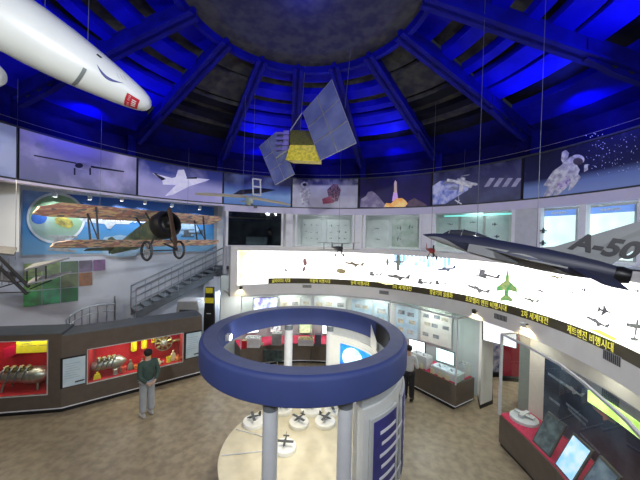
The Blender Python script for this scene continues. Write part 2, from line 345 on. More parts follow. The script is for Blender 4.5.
decal([(587, 328.5), (600, 330), (617, 338.5), (614, 341)], C2, R2, mat('print_lime', (.6, 1, .12), .5, emit=1.6, var=.1), lb, 'printed_glow', .003)
# ---- fascia below and ground floor back walls
b = MB().arc(C2, R2-.01, R2+.2, A2L, A2R, 2.66, ZL0, 96); struct('trim_8', b, white2)
A3 = AZ(472, C2, R2, 400)
b = MB().arc(C2, R2+.95, R2+1.05, AZ(229, C2, R2), AZ(470, C2, R2), 0, 3.3, 60); struct('wall_back', b, mat('case_back_wall', (.46, .52, .54), .6, var=.08, scale=2))
b = MB().arc(C2, R2+.05, R2+1.0, AZ(232, C2, R2), AZ(470, C2, R2), 2.68, 2.75, 60); struct('ceiling_cases', b, white2)
def vent(u, v, C, R, w, h, label):
    p = PC(u, v, C, R-.012); t = atan2(p.x-C[0], p.y-C[1]); o = thing('air_vent', label, 'vent', p, 'air vents under the light box')
    x = V((cos(t), -sin(t), 0)); nrm = V((-sin(t), -cos(t), 0))
    mm = Matrix((x, nrm, V((0, 0, 1)))).transposed()
    MB().box(p, (w, .01, h), m=mm).build('backing', mat('vent_white', (.5, .49, .46), .5, var=.1), o)
    s = MB(); n = 9
    for i in range(n): s.box(p+x*((i+.5)/n-.5)*w+nrm*.006, (w/n*.45, .012, h*.94), m=mm)
    s.build('slot', dgrey, o)
vent(307, 286.3, C2, R2, .34, .11, 'small dark air vent under the far left of the light box')
vent(384, 292.5, C2, R2, .34, .13, 'dark air vent under the caption of the first world war')
vent(500.5, 317.5, C2, R2, .36, .14, 'slotted air vent above the hanging flat screen')
vent(612, 358, C2, R2, .36, .16, 'slotted air vent above the near right glass case')
# ---------------------------------------------------------------- ground floor display cases
def bar(b, p, q, w): b.tube(p, q, w/2*1.25, n=4)
def poster(name, label, cat, C, R, u0, u1, v0, v1, m, frame=None, group=None, marks=0, mk=None, msz=1.0, rect=False):
    """flat framed board on a cylinder wall between pixel columns u0,u1 (top/bottom rows at its middle)"""
    uc = (u0+u1)/2; t = AZ(uc, C, R, (v0+v1)/2); zt, zb = PC(uc, v0, C, R).z, PC(uc, v1, C, R).z
    t0, t1 = AZ(u0, C, R, v0), AZ(u1, C, R, v0); w = 2*R*sin(abs(t1-t0)/2)
    Rm = R*cos((t1-t0)/2)-.02; c = cp(C, Rm, t, (zt+zb)/2); x = V((cos(t), -sin(t), 0)); nr = V((-sin(t), -cos(t), 0)); mm = Matrix((x, -nr, V((0, 0, 1)))).transposed()
    o = thing(name, label, cat, V((c.x, c.y, zb)), group); h = zt-zb
    if frame:
        MB().box(c, (w, .03, h), m=mm).build('frame', frame, o); k = .04 if w > .3 else .02
    else: k = 0
    MB().box(c+nr*.012, (w-k, .02, h-k), m=mm).build('print' if cat != 'screen' else 'screen', m, o)
    rnd = random.Random(int(u0*7+v0))
    cols = max(1, int(round(sqrt(marks*w/max(h, .01)*1.2)))) if marks else 1; rows = max(1, -(-marks//cols))
    for i in range(marks):
        ci, ri = i % cols, i//cols
        px, pz = ((ci+.5+.25*(rnd.random()-.5))/cols-.5)*w*.9, (.5-(ri+.5+.2*(rnd.random()-.5))/rows)*h*.78
        cw_, ch_ = w*.9/cols, h*.78/rows; pc = c+nr*.028+x*px+V((0, 0, pz)); bb = MB()
        if rect:
            s = min(cw_, ch_*1.6)*.33*msz; bb.quad(*[pc+x*a+V((0, 0, 1))*b_ for a, b_ in ((-s, -s*.6), (s, -s*.6), (s, s*.6), (-s, s*.6))])
            bb.build('picture', [mat('pic_dark', (.12, .14, .16), .5, c2=(.30, .33, .36), scale=9), mat('pic_mid', (.26, .30, .34), .5, c2=(.5, .52, .5), scale=9), mat('pic_warm', (.55, .52, .38), .5, c2=(.3, .3, .28), scale=9)][rnd.randrange(3)], o)
        else:
            s = min(cw_, ch_)*.34*msz; pts = shape(rnd.choice(['side', 'prop', 'jet', 'bip']), 0, 0, s, rnd.choice([0, 180, 10]))
            bb.quad(*[pc+x*a-V((0, 0, 1))*b_ for a, b_ in pts]); bb.build('picture', mk or dgrey, o)
    return o
redtop = pinkred
def arc_case(u0, u1, label, zt=2.62):
    t0, t1 = AZ(u0, C2, R2, 300), AZ(u1, C2, R2, 300); Rf = R2-.03; tm = (t0+t1)/2
    o = thing('display_case', label, 'display case', cp(C2, Rf, tm, 0), 'brown based glass cases below the light box')
    MB().arc(C2, Rf, R2+.9, t0, t1, .1, .74, 12).build('base', brown, o)
    MB().arc(C2, Rf+.06, R2+.9, t0, t1, 0, .1, 12).build('kick_plate', black, o)
    MB().arc(C2, Rf-.012, Rf+.01, t0, t1, .1, .125, 12).build('trim_line', white, o)
    MB().arc(C2, Rf+.02, R2+.9, t0, t1, .74, .76, 12).build('shelf', redtop, o, 'red cloth covered shelf')
    MB().arc(C2, Rf+.01, Rf+.02, t0+.002, t1-.002, .76, zt, 12).build('glass_front', glass, o)
    f = MB(); 
    for t in (t0+.003, t1-.003): f.tube(cp(C2, Rf, t, .74), cp(C2, Rf, t, zt), .018, n=6)
    f.build('post', lgrey, o); MB().arc(C2, Rf-.02, Rf+.04, t0, t1, zt, zt+.045, 12).build('top_rail', lgrey, o)
    return o
arc_case(241, 312, 'brown based glass case at the far left under the light box')
arc_case(312.5, 391, 'middle brown based glass case under the light box, behind the ring')
# straight case on the right
E0 = PZ(391.5, 378, 0); E0 = cp(C2, R2-.05, AZ(391.5, C2, R2, 300), 0); E1 = PZ(455, 411, 0); E1.z = 0; E2 = PZ(473, 402.5, 0); E2.z = 0
E3 = cp(C2, R2+.9, AZ(391.5, C2, R2, 300), 0); E4 = E2+(E2-E1).normalized()*.04
rc = thing('display_case', 'brown based corner glass case beside the white column', 'display case', (E0+E1)/2, 'brown based glass cases below the light box')
def up(p, z): return V((p.x, p.y, z))
poly = [E0, E1, E2, E4, E3]
b = MB().hexa([up(p, .1) for p in poly], [up(p, .74) for p in poly]); b.build('base', brown, rc)
cen = sum(poly, V((0, 0, 0)))/5
ins = [p+(cen-p).normalized()*.07 for p in poly]
MB().hexa([up(p, 0) for p in ins], [up(p, .1) for p in ins]).build('kick_plate', black, rc)
MB().hexa([up(p, .74) for p in ins], [up(p, .76) for p in ins]).build('shelf', redtop, rc, 'red cloth covered shelf')
b = MB(); bar(b, up(E0, .115), up(E1, .115), .022); bar(b, up(E1, .115), up(E2, .115), .022); b.build('trim_line', white, rc)
MB().quad(up(E0, .75), up(E1, .75), up(E1, 2.62), up(E0, 2.62)).build('glass_front', glass, rc)
MB().quad(up(E1, .75), up(E2, .75), up(E2, 2.62), up(E1, 2.62)).build('glass_side', glassg, rc)
MB().tube(up(E1, .74), up(E1, 2.64), .022, n=6).build('post', lgrey, rc)
b = MB(); bar(b, up(E0, 2.63), up(E1, 2.63), .045); bar(b, up(E1, 2.63), up(E2, 2.63), .04); b.build('top_rail', lgrey, rc)
MB().hexa([up(p, 2.645) for p in (E0, E1, E2, E4)], [up(p, 2.655) for p in (E0, E1, E2, E4)]).build('glass_top', glassg, rc)
# boards behind the glass
RB = R2+.93
bd1 = mat('board_grey_blue', (.50, .56, .60), .6, var=.12, scale=6); bd2 = mat('board_blue', (.30, .46, .60), .6, c2=(.45, .58, .66), scale=3); bd3 = mat('board_pale', (.62, .63, .60), .6, var=.1, scale=5)
poster('exhibit_board', 'pale board with small pictures right of the purple screen', 'board', C2, RB, 280, 300, 297.5, 318, bd3, None, 'boards in the far cases', 3, rect=True)
poster('exhibit_board', 'grey board with aircraft pictures behind the ring top', 'board', C2, RB, 301, 311, 297.5, 318, bd1, None, 'boards in the far cases', 3, rect=True)
poster('exhibit_board', 'grey board in the middle case above the ring rim', 'board', C2, RB, 314, 346, 297.5, 318, bd1, None, 'boards in the far cases', 5, rect=True)
poster('exhibit_board', 'blue board with small aircraft pictures in the middle case', 'board', C2, RB, 352, 372, 299.5, 322, bd2, None, 'boards in the far cases', 4, rect=True)
poster('exhibit_board', 'narrow pale blue board at the right end of the middle case', 'board', C2, RB, 374, 388, 302, 328, bd2, None, 'boards in the far cases', 2, rect=True)
poster('exhibit_board', 'blue board with two rows of pictures left in the corner case', 'board', C2, RB, 396, 418, 305, 338, bd2, None, 'boards in the far cases', 6, rect=True)
poster('exhibit_board', 'wide pale green board with picture rows in the corner case', 'board', C2, RB, 421, 452, 308, 344, bd3, None, 'boards in the far cases', 8, rect=True)
scrw = mat('screen_white', (.9, .95, 1), .3, emit=1.6, var=.05); scrc = mat('screen_cyan', (.75, .97, 1), .3, emit=1.3, var=.1, scale=5)
scrp = mat('screen_purple', (.80, .85, 1), .3, emit=1.0, c2=(.18, .15, .65), scale=4); scrg = mat('screen_green', (.75, .9, .55), .3, emit=.9, c2=(.45, .55, .3), scale=9)
poster('flat_screen', 'purple and white screen at the far left case', 'screen', C2, R2+.5, 253, 278, 297, 311, scrp, black)
poster('flat_screen', 'bright white screen seen through the ring on its left', 'screen', C2, RB, 243.5, 259, 320, 333, scrw, black)
poster('flat_screen', 'small white screen with dark picture seen through the ring', 'screen', C2, RB, 270, 281, 319, 332, mat('screen_bw', (.85, .87, .9), .3, emit=.9, c2=(.1, .1, .12), scale=7), black)
poster('flat_screen', 'pale green screen between the two back columns of the ring', 'screen', C2, RB, 299, 312.5, 321, 333, scrg, black)
poster('flat_screen', 'white screen just right of the right back column', 'screen', C2, RB, 322, 337.5, 318, 334, scrw, black)
poster('flat_screen', 'white screen partly behind the ring rim at right', 'screen', C2, RB, 352, 372, 323, 336, scrw, black)
def tilt_screen(u0, u1, v0, v1, v0r, v1r, d0, d1, m, label):
    p = [PD(u0, v1, d0), PD(u1, v1r, d1), PD(u1, v0r, d1), PD(u0, v0, d0)]
    n_ = (p[1]-p[0]).cross(p[3]-p[0]).normalized()
    if n_.dot(CAM-p[0]) < 0: n_ = -n_
    o = thing('flat_screen', label, 'screen', (p[0]+p[1])/2)
    c = sum(p, V((0, 0, 0)))/4
    MB().hexa([q-n_*.05 for q in p], p).build('housing', black, o)
    MB().quad(*[q+(c-q)*.05+n_*.004 for q in p]).build('screen', m, o)
    return o
tilt_screen(409, 425, 338.5, 351.5, 342.5, 354.5, 9.9, 9.4, scrw, 'bright white screen in the corner case above the person in white')
tilt_screen(436, 454.5, 347, 360, 353, 366, 9.0, 8.6, scrc, 'cyan lit screen standing in the corner case')
# things on the red shelves
def shelf_box(u, v, d, w, dp, h, m, label, top=None, cat='model box', name='model_box', rz=0):
    p = PD(u, v, d); p.z = .762
    o = thing(name, label, cat, p); MB().box(p+V((0, 0, h/2)), (w, dp, h), rz).build('body', m, o)
    if top: 
        MB().box(p+V((0, 0, h+.01)), (w*.92, dp*.9, .02), rz).build('lid', top, o)
        c_, s_ = cos(rz), sin(rz)
        for k in (-1, 1):
            q = p+V((c_*k*w*.22, s_*k*w*.22, h+.02)); bb = MB(); bb.quad(*[q+V((a*c_-b_*s_, a*s_+b_*c_, .002)) for a, b_ in shape('prop', 0, 0, min(w, dp)*.3, 40)]); bb.build('small_model', dgrey, o)
    return o
boxw = mat('model_box_white', (.62, .62, .64), .5, var=.08); boxg = mat('model_box_grey', (.36, .36, .37), .5, var=.15)
shelf_box(253, 344, 10.5, .55, .35, .32, boxw, 'white model box on the red shelf at far left', lgrey)
shelf_box(277, 343, 10.75, .36, .3, .42, boxg, 'grey model box on the red shelf left of the back column', lgrey)
shelf_box(306, 342, 10.8, .58, .35, .22, boxw, 'wide low model box under the green screen', mat('model_box_gold', (.5, .42, .2), .5, var=.4, scale=20))
shelf_box(318, 341, 10.75, .24, .2, .42, mat('model_box_dark', (.12, .11, .15), .5, var=.2), 'dark upright model on the red shelf behind the ring', None)
shelf_box(244.5, 347, 10.3, .16, .15, .28, red, 'small red upright box at the far left end of the shelf', paper)
rzc = atan2((E1-E0).y, (E1-E0).x)
shelf_box(421, 362, 9.25, .62, .34, .34, boxw, 'white model box on the red shelf beside the person in white', boxg, rz=rzc)
shelf_box(447, 372, 8.55, .85, .40, .2, boxw, 'long pale tray of small aircraft models in front of the cyan screen', mat('tray_top', (.35, .42, .5), .5, c2=(.6, .65, .7), scale=12), rz=rzc)
shelf_box(464, 372, 8.62, .24, .3, .34, boxw, 'white model box at the corner of the case beside the column', boxg, rz=rzc)
for u, v, lab in ((421.5, 367, 'first'), (433, 371.5, 'second'), (440.5, 375.5, 'third'), (447.5, 380, 'fourth')):
    d = (E1-E0).normalized(); nrm = V((-d.y, d.x, 0)); p = PL(u, v, E0, E1, -.05); p.z = .762
    o = MB().box(p+V((0, 0, .07))-nrm*.03, (.13, .012, .14), rzc).build('caption_card', paper)
    tag(o, lab+' cream caption card from the left along the front of the corner case', 'card', 'caption cards in the corner case')
for u, v, lab in ((251, 349.5, 'below the white model box'), (262.5, 349, 'between the two far model boxes'), (274, 348.5, 'below the grey model box')):
    p = PC(u, v, C2, R2-.0); p.z = .762; o = MB().box(p+V((0, 0, .05)), (.10, .012, .1), 0).build('caption_card', paper); tag(o, 'cream caption card '+lab+' seen through the ring', 'card', 'caption cards in the far case')
# low dark sign and stand in front of far case
p = PZ(273, 370, 0); o = thing('sign_stand', 'low dark information sign on a two legged stand before the far case', 'sign', p)
MB().box(p+V((0, 0, .52)), (.68, .03, .42)).build('panel', mat('slate_panel', (.03, .045, .05), .4, c2=(.06, .1, .1), scale=7), o)
for s in (-1, 1): MB().tube(p+V((s*.15, .0, 0)), p+V((s*.15, 0, .33)), .015).box(p+V((s*.15, 0, .01)), (.03, .35, .02)).build('leg', lgrey, o)
# ---- white column, opening, corridor
q0 = PZ(474, 405, 0); q1 = PZ(480, 408.6, 0); q2 = PZ(491.8, 403.4, 0)
for q in (q0, q1, q2): q.z = 0
q3 = q2+V((.62, 1.0, 0)); q4 = q0+V((.6, 1.0, 0))
b = MB().hexa([up(p, .1) for p in (q1, q2, q3, q4)], [up(p, 2.7) for p in (q1, q2, q3, q4)]); struct('column', b, white2)
b = MB().hexa([up(p, 0) for p in (q1+V((-.015, -.02, 0)), q2+V((.02, -.02, 0)), q3, q4)], [up(p, .1) for p in (q1+V((-.015, -.02, 0)), q2+V((.02, -.02, 0)), q3, q4)]); struct('baseboard_column', b, black)
cw = PD(500, 380, 11.2); ce = PD(560, 380, 10.6)
b = MB().box((cw.x+1.2, 11.3, 1.5), (4.2, .1, 3.0)); struct('wall_corridor', b, wallw)
b = MB().box((cw.x+.9, 9.8, 2.72), (4.5, 3.2, .08)); struct('ceiling_corridor', b, white2)
p = PD(511, 378, 9.9); o = thing('red_partition', 'dark red free standing panel in the corridor behind the hanging screen', 'panel', V((p.x, p.y, 0)))
MB().box((p.x, p.y, .95), (.62, .05, 1.6), -.15).build('board', mat('red_panel', (.42, .02, .05), .6, var=.15, scale=3), o)
MB().box((p.x, p.y, .06), (.66, .2, .12), -.15).build('base', black, o)
p = PD(499.5, 372, 10.2); o = thing('corridor_poster', 'blue and white patterned poster left of the red corridor panel', 'poster', V((p.x, p.y, 0)))
MB().box((p.x-.05, p.y, 1.0), (.62, .04, 1.7)).build('print', mat('blue_pattern', (.10, .14, .32), .5, c2=(.7, .75, .85), scale=4), o)
MB().box((p.x-.05, p.y, .07), (.62, .2, .14)).build('base', black, o)
scr = tilt_screen(482.5, 517, 318.5, 340, 330.5, 349, 7.75, 7.55, mat('screen_pale', (.82, .85, .95), .3, emit=1.15, c2=(.95, .95, 1), scale=2), 'large pale hanging screen on the white column')
pp = PD(499, 330, 7.75); MB().tube(pp+V((0, .0, -.02)), up(pp+V((0, .35, 0)), 2.75), .02).build('bracket', grey, scr)
# second column (grey) and wall right of the opening
q0 = PZ(519, 414, 0); q1 = PD(529, 412, q0.y-.12)
w0 = PD(518, 400, 8.05); w1 = PD(529.5, 400, 7.85)
b = MB().hexa([(w0.x, w0.y, 0), (w1.x, w1.y, 0), (w1.x+.5, w1.y+.6, 0), (w0.x+.45, w0.y+.6, 0)], [(w0.x, w0.y, 2.7), (w1.x, w1.y, 2.7), (w1.x+.5, w1.y+.6, 2.7), (w0.x+.45, w0.y+.6, 2.7)]); struct('column.001', b, mat('column_grey_green', (.36, .39, .38), .5, var=.05))
tR0, tR1 = AZ(529.5, C2, R2+.35, 360), AZ(546, C2, R2+.35, 360)
b = MB().arc(C2, R2+.36, R2+.5, tR0, A2R, 0, 2.7, 30); struct('wall_right', b, mat('pinkish_wall', (.60, .52, .47), .6, var=.05))
# ---- right glass case
t0, t1 = AZ(502, C2, R2-.5, 335), R_(118); Rf = R2-.42; tf = atan2(PZ(502, 334, 2.66).x-C2[0], PZ(502, 334, 2.66).y-C2[1]); Rq = (PZ(502, 334, 2.66)-V((C2[0], C2[1], 2.66))).length
Rf = Rq; t0 = tf
gc = thing('display_case', 'tall glass case with grey corner post along the right wall', 'display case', cp(C2, Rf, R_(80), 0))
FP = [PZ(u, v, 2.66) for u, v in ((502, 334), (530, 348), (560, 364.5), (582, 381.5), (604, 400.5), (627, 421))]
for q in FP: q.z = 0
for i in range(4): FP.append(FP[-1]+Matrix.Rotation(R_(-7), 3, 'Z') @ (FP[-1]-FP[-2]).normalized()*.55)
def bkp(q, R): d = V((q.x-C2[0], q.y-C2[1], 0)); return V((C2[0], C2[1], 0))+d.normalized()*max(R, d.length+.1)
def inw(q, e): d = V((q.x-C2[0], q.y-C2[1], 0)).normalized(); return q+d*e
def pslab(e, R, z0, z1):
    return MB().loft([[up(inw(q, e), z0), up(bkp(q, R), z0), up(bkp(q, R), z1), up(inw(q, e), z1)] for q in FP])
pslab(0, R2+.35, .1, .74).build('base', brown, gc); pslab(.05, R2+.35, 0, .1).build('kick_plate', black, gc); pslab(.02, R2+.35, .74, .76).build('shelf', redtop, gc, 'red cloth covered shelf')
MB().loft([[up(q, .76), up(q, 2.64)] for q in FP], closed=False, caps=False).build('glass_front', glass, gc)
q = FP[0]; MB().quad(up(q, .76), up(bkp(q, R2+.3), .76), up(bkp(q, R2+.3), 2.64), up(q, 2.64)).build('glass_side', glass, gc)
MB().loft([[up(q, 2.67), up(bkp(q, R2), 2.67)] for q in FP], closed=False, caps=False).build('glass_top', glassmat('roof_glass', (.84, .86, .80), .42, .06), gc)
MB().tube(up(FP[0], .74), up(FP[0], 2.66), .035, n=4).build('post', lgrey, gc)
b = MB().path([up(q, 2.66) for q in FP], .028, 4); b.tube(up(FP[0], 2.66), up(bkp(FP[0], R2), 2.66), .025, n=4); b.build('top_rail', lgrey, gc)
dbl = mat('dark_blue_exhibit', (.012, .02, .045), .35, c2=(.05, .08, .13), scale=1.6)
tb0 = AZ(545.5, C2, R2+.33, 360)
xp = thing('exhibit_backdrop', 'dark blue curved exhibit backdrop with a jet picture inside the right case', 'board', cp(C2, R2+.33, R_(85), .76))
MB().arc(C2, R2+.31, R2+.34, tb0, t1, .80, 2.22, 30).build('print', dbl, xp)
decal(shape('side', 604, 415, 15, 38), C2, R2+.31, mat('jet_print_grey', (.18, .19, .22), .5, c2=(.45, .2, .2), scale=9), xp, 'printed_jet', .012)
decal(shape('side', 573, 390, 12, 35), C2, R2+.31, mat('jet_print_pale', (.28, .30, .32), .5, var=.4, scale=9), xp, 'printed_jet', .012)
for i, (u0, v0, u1, v1) in enumerate(((548, 372, 566, 384), (549, 396, 560, 404), (566, 402, 588, 420), (568, 407, 586, 424), (580, 432, 600, 452))):
    decal([(u0, v0), (u1, v1), (u1, v1+3), (u0, v0+2.5)], C2, R2+.31, mat('exhibit_text_grey', (.16, .20, .26), .5, var=.3, scale=20), xp, 'printed_lines', .014)
limestrip = MB().arc(C2, R2+.26, R2+.31, AZ(590, C2, R2+.3, 390), t1, 1.84, 2.06, 24).build('lit_caption_strip', mat('lime_strip', (.55, .95, .15), .5, emit=.9, c2=(.75, 1, .35), scale=6), xp)
def lean_panel(u0, u1, v0, v1, d, m, label, lean=.35, w=None):
    p = PD((u0+u1)/2, v1, d); tt = atan2(p.x-C2[0], p.y-C2[1]); x = V((cos(tt), -sin(tt), 0)); nr = V((-sin(tt), -cos(tt), 0)); h = .62; w = w or .5
    o = thing('angled_panel', label, 'panel', V((p.x, p.y, .762)))
    a = V((p.x, p.y, .762))-x*w/2; c = a+x*w; upv = V((0, 0, h))-nr*lean
    MB().hexa([a, c, c-nr*.03, a-nr*.03], [a+upv, c+upv, c+upv-nr*.03, a+upv-nr*.03]).build('frame', dgrey, o)
    k = nr*.006; MB().quad(a+x*.03+upv*.05+k, c-x*.03+upv*.05+k, c-x*.03+upv*.95+k, a+x*.03+upv*.95+k).build('print', m, o)
lean_panel(530, 552, 400, 425, 5.6, mat('panel_dark_photo', (.03, .05, .07), .4, c2=(.12, .17, .2), scale=6), 'dark angled photo panel at the left end of the right case', .3, .45)
lean_panel(553, 575, 405, 432, 5.0, mat('panel_bright_blue', (.75, .92, 1), .4, emit=.7, c2=(.3, .62, .95), scale=4), 'bright blue angled panel next to the dark photo panel', .3, .45)
lean_panel(575, 600, 400, 440, 4.5, mat('panel_slate', (.10, .16, .25), .4, c2=(.25, .35, .45), scale=5), 'slate blue angled panel further along the right case', .3, .45)
p = PD(524, 417, 6.5); o = thing('aircraft_model', 'pale model tray at the left end of the right case', 'model', V((p.x, p.y, .762)))
MB().lathe([(.28, 0), (.28, .06), (.22, .09)], V((p.x, p.y, .762)), n=20).build('body', boxw, o); MB().box(V((p.x, p.y, .89)), (.34, .08, .07), .5).box(V((p.x, p.y, .90)), (.1, .4, .02), .5).build('small_model', lgrey, o)
# ---------------------------------------------------------------- ring canopy and drum
CR = (C2[0]+.05, 5.55); RO, RI, ZR0, ZR1 = 1.915, 1.605, 2.645, 3.06
ringb = mat('ring_blue_satin', (.036, .058, .20), .65, var=.12, scale=2, spec=.5); ringtop = mat('ring_top_grey_blue', (.10, .12, .22), .5, var=.12, scale=4)
ring = thing('ring_canopy', 'large blue ring canopy on white columns over the round table', 'canopy', (CR[0], CR[1], 0))
def sweep(C, prof, n=96):
    return MB().loft([[V((C[0]+r*sin(2*pi*i/n), C[1]+r*cos(2*pi*i/n), z)) for r, z in prof] for i in range(n+1)], caps=False)
sweep(CR, [(RI, ZR0), (RO-.015, ZR0), (RO, ZR0+.015), (RO, ZR1-.07), (RO-.012, ZR1-.035), (RO-.035, ZR1-.014), (RO-.07, ZR1-.006), (RI, ZR1-.006)]).build('fascia', ringb, ring, smooth=True)
MB().arc(CR, RI+.008, RO-.07, -pi, pi, ZR1-.012, ZR1, 96).build('top_cover', ringtop, ring, 'dull grey blue top surface')
MB().arc(CR, RI-.012, RI, R_(70), R_(102), ZR0+.02, ZR1-.02, 16).build('inner_patch', black, ring, 'black patch on the inner face at the right of the ring')  # black patch laid over part of the inner face
coln = mat('column_pale', (.60, .63, .66), .45, var=.05)
for a in (-16.5, 19.5, 157.5, 192.5):
    p = cp(CR, 1.72, R_(a), 0); c = MB().tube(p, p+V((0, 0, ZR0)), .105, n=20).build('column', coln, ring, smooth=True)
    MB().tube(p+V((0, 0, ZR0-.14)), p+V((0, 0, ZR0-.02)), .11, n=20).build('collar', steel, c, smooth=True)
ws = mat('drum_white', (.66, .68, .66), .5, var=.05, scale=3)
dr = thing('drum_wall', 'white curved drum wall with navy panels under the right of the ring', 'wall', cp(CR, 1.7, R_(90), 0))
MB().arc(CR, 1.60, 1.84, R_(20), R_(150), .0, 2.45, 48).build('wall_body', ws, dr); MB().arc(CR, 1.66, 1.80, R_(20), R_(150), 2.45, 2.68, 48).build('top_band', mat('drum_band_shade', (.42, .45, .46), .5, var=.05), dr)  # grey of the top band paints in the shade under the ring
navy = mat('navy_print', (.03, .03, .16), .4, c2=(.05, .05, .25), scale=4)
for (aa, bb, lab) in ((147, 126, 'navy panel on the front of the drum wall, partly cut by the frame'), (119, 98, 'navy panel further round the drum wall near the person in white')):
    o = thing('drum_panel', lab, 'panel', cp(CR, 1.86, R_((aa+bb)/2), .9), 'navy panels on the drum wall')
    MB().arc(CR, 1.85, 1.885, R_(bb), R_(aa), .9, 2.30, 12).build('frame', mat('panel_frame', (.5, .52, .52), .4, var=.05), o)
    MB().arc(CR, 1.885, 1.895, R_(bb)+.03, R_(aa)-.03, .95, 2.25, 12).build('print', navy, o)
    k = MB()
    for i in range(6):
        z = 2.08-.17*i; a_ = R_(aa)-.1-.02*(i % 2); k.arc(CR, 1.895, 1.899, a_-.22-.05*((i*3) % 4), a_, z-.05, z, 4)
    k.build('white_marks', mat('print_white', (.75, .75, .85), .5, var=.05), o)
e0, e1 = PD(371, 336, 6.15), PD(376.5, 341, 5.9)
MB().hexa([up(e0, 2.52), up(e1, 2.45), up(e1, 2.45)+V((0, .04, 0)), up(e0, 2.52)+V((0, .04, 0))], [up(e0, 2.98), up(e1, 2.72), up(e1, 2.72)+V((0, .04, 0)), up(e0, 2.98)+V((0, .04, 0))]).build('end_post', ws, dr)
sc_o = thing('globe_screen', 'bright blue screen with a white globe inside the drum wall', 'screen', cp(CR, 1.58, R_(45), 1.2))
MB().arc(CR, 1.57, 1.60, R_(24), R_(78), 1.1, 2.34, 20).build('frame', ws, sc_o)
gb = mat('globe_screen_blue', (.01, .12, .55), .3, emit=.7, c2=(.03, .32, .80), scale=2.2)
MB().arc(CR, 1.555, 1.57, R_(31), R_(76), 1.15, 2.29, 20).build('screen', gb, sc_o)
g = MB(); n = 28; c_a, c_z = R_(45), 2.0
g.quad(*[cp(CR, 1.55-.004, c_a+.20*cos(2*pi*i/n), c_z+.27*sin(2*pi*i/n)) for i in range(n)])
g.build('globe', mat('globe_white', (.85, .93, 1), .4, emit=.75, c2=(.35, .68, .80), scale=5), sc_o)
# round table
tb = thing('round_table', 'round cream display table on a drum base beneath the ring', 'table', (CR[0], CR[1], 0))
crm = mat('table_cream', (.62, .56, .40), .5, var=.12, scale=4)
MB().lathe([(1.55, 0), (1.55, .62), (1.52, .64)], (CR[0], CR[1], 0), n=64).build('base', ws, tb, smooth=True)
MB().lathe([(1.57, .64), (1.58, .70), (1.57, .72), (0, .72)], (CR[0], CR[1], 0), n=64).build('top', crm, tb, smooth=True)
k = MB()
for a in (-100, -72): 
    p0, p1 = cp(CR, .4, R_(a), .728), cp(CR, 1.52, R_(a), .728); k.tube(p0, p1, .012)
k.build('divider', lgrey, tb)
def plinth(u, v, r, lab, rz):
    p = PZ(u, v, .80); p.z = .722
    d = V((p.x-CR[0], p.y-CR[1], 0))
    if d.length > 1.3: p = V((CR[0], CR[1], .722))+d.normalized()*1.3
    o = thing('model_plinth', lab, 'model stand', p, 'round white model plinths on the table')
    MB().lathe([(r, 0), (r, .06), (r*.96, .075), (0, .075)], p, n=28).build('disc', mat('plinth_white', (.80, .80, .74), .5, var=.04), o, smooth=True)
    q = p+V((0, 0, .16)); c_, s_ = cos(rz), sin(rz)
    f = MB().tube(p+V((0, 0, .07)), q, .008); f.build('rod', steel, o)
    mm = Matrix.Rotation(rz, 3, 'Z')
    MB().lathe([(.004, -.16), (.02, -.1), (.025, 0), (.012, .12), (.004, .15)], q, mm @ V((1, 0, 0)), 8).box(q+mm @ V((-.02, 0, .01)), (.06, .34, .008), m=mm).box(q+mm @ V((.12, 0, .02)), (.04, .12, .006), m=mm).box(q+mm @ V((.13, 0, .05)), (.04, .006, .07), m=mm).build('small_model', dgrey, o)
for u, v, r, lab, rz in ((252, 419, .24, 'white model plinth left of the front left ring column', .4), (283, 408, .22, 'white model plinth just right of the front left ring column', 1.2), (311, 408, .25, 'white model plinth in the middle just under the ring edge', 2.0), (299, 421, .22, 'white model plinth nearest the front, left one of the pair', .9), (325, 420, .23, 'white model plinth nearest the front, right one of the pair', 2.6), (337, 404, .2, 'white model plinth beside the front right ring column', .2), (285, 445, .22, 'white model plinth low at the front edge of the table', 1.5)):
    plinth(u, v, r, lab, rz)
# ring spotlight
p = cp(CR, RI-.05, R_(-84), ZR0+.16); o = thing('spotlight', 'small bright square lamp on the inner left of the blue ring', 'lamp', p)
MB().box(p, (.10, .12, .12)).build('housing', lgrey, o); MB().box(p+V((.055, -.02, 0)), (.01, .1, .1)).build('lens', mat('lamp_glow', (1, 1, 1), .4, emit=6, var=.01), o)
lamp('SPOT', 'ring_lamp', p+V((.08, -.02, 0)), 12, (1, 1, 1), p+V((-.1, 1.0, .1)), .02, 120)
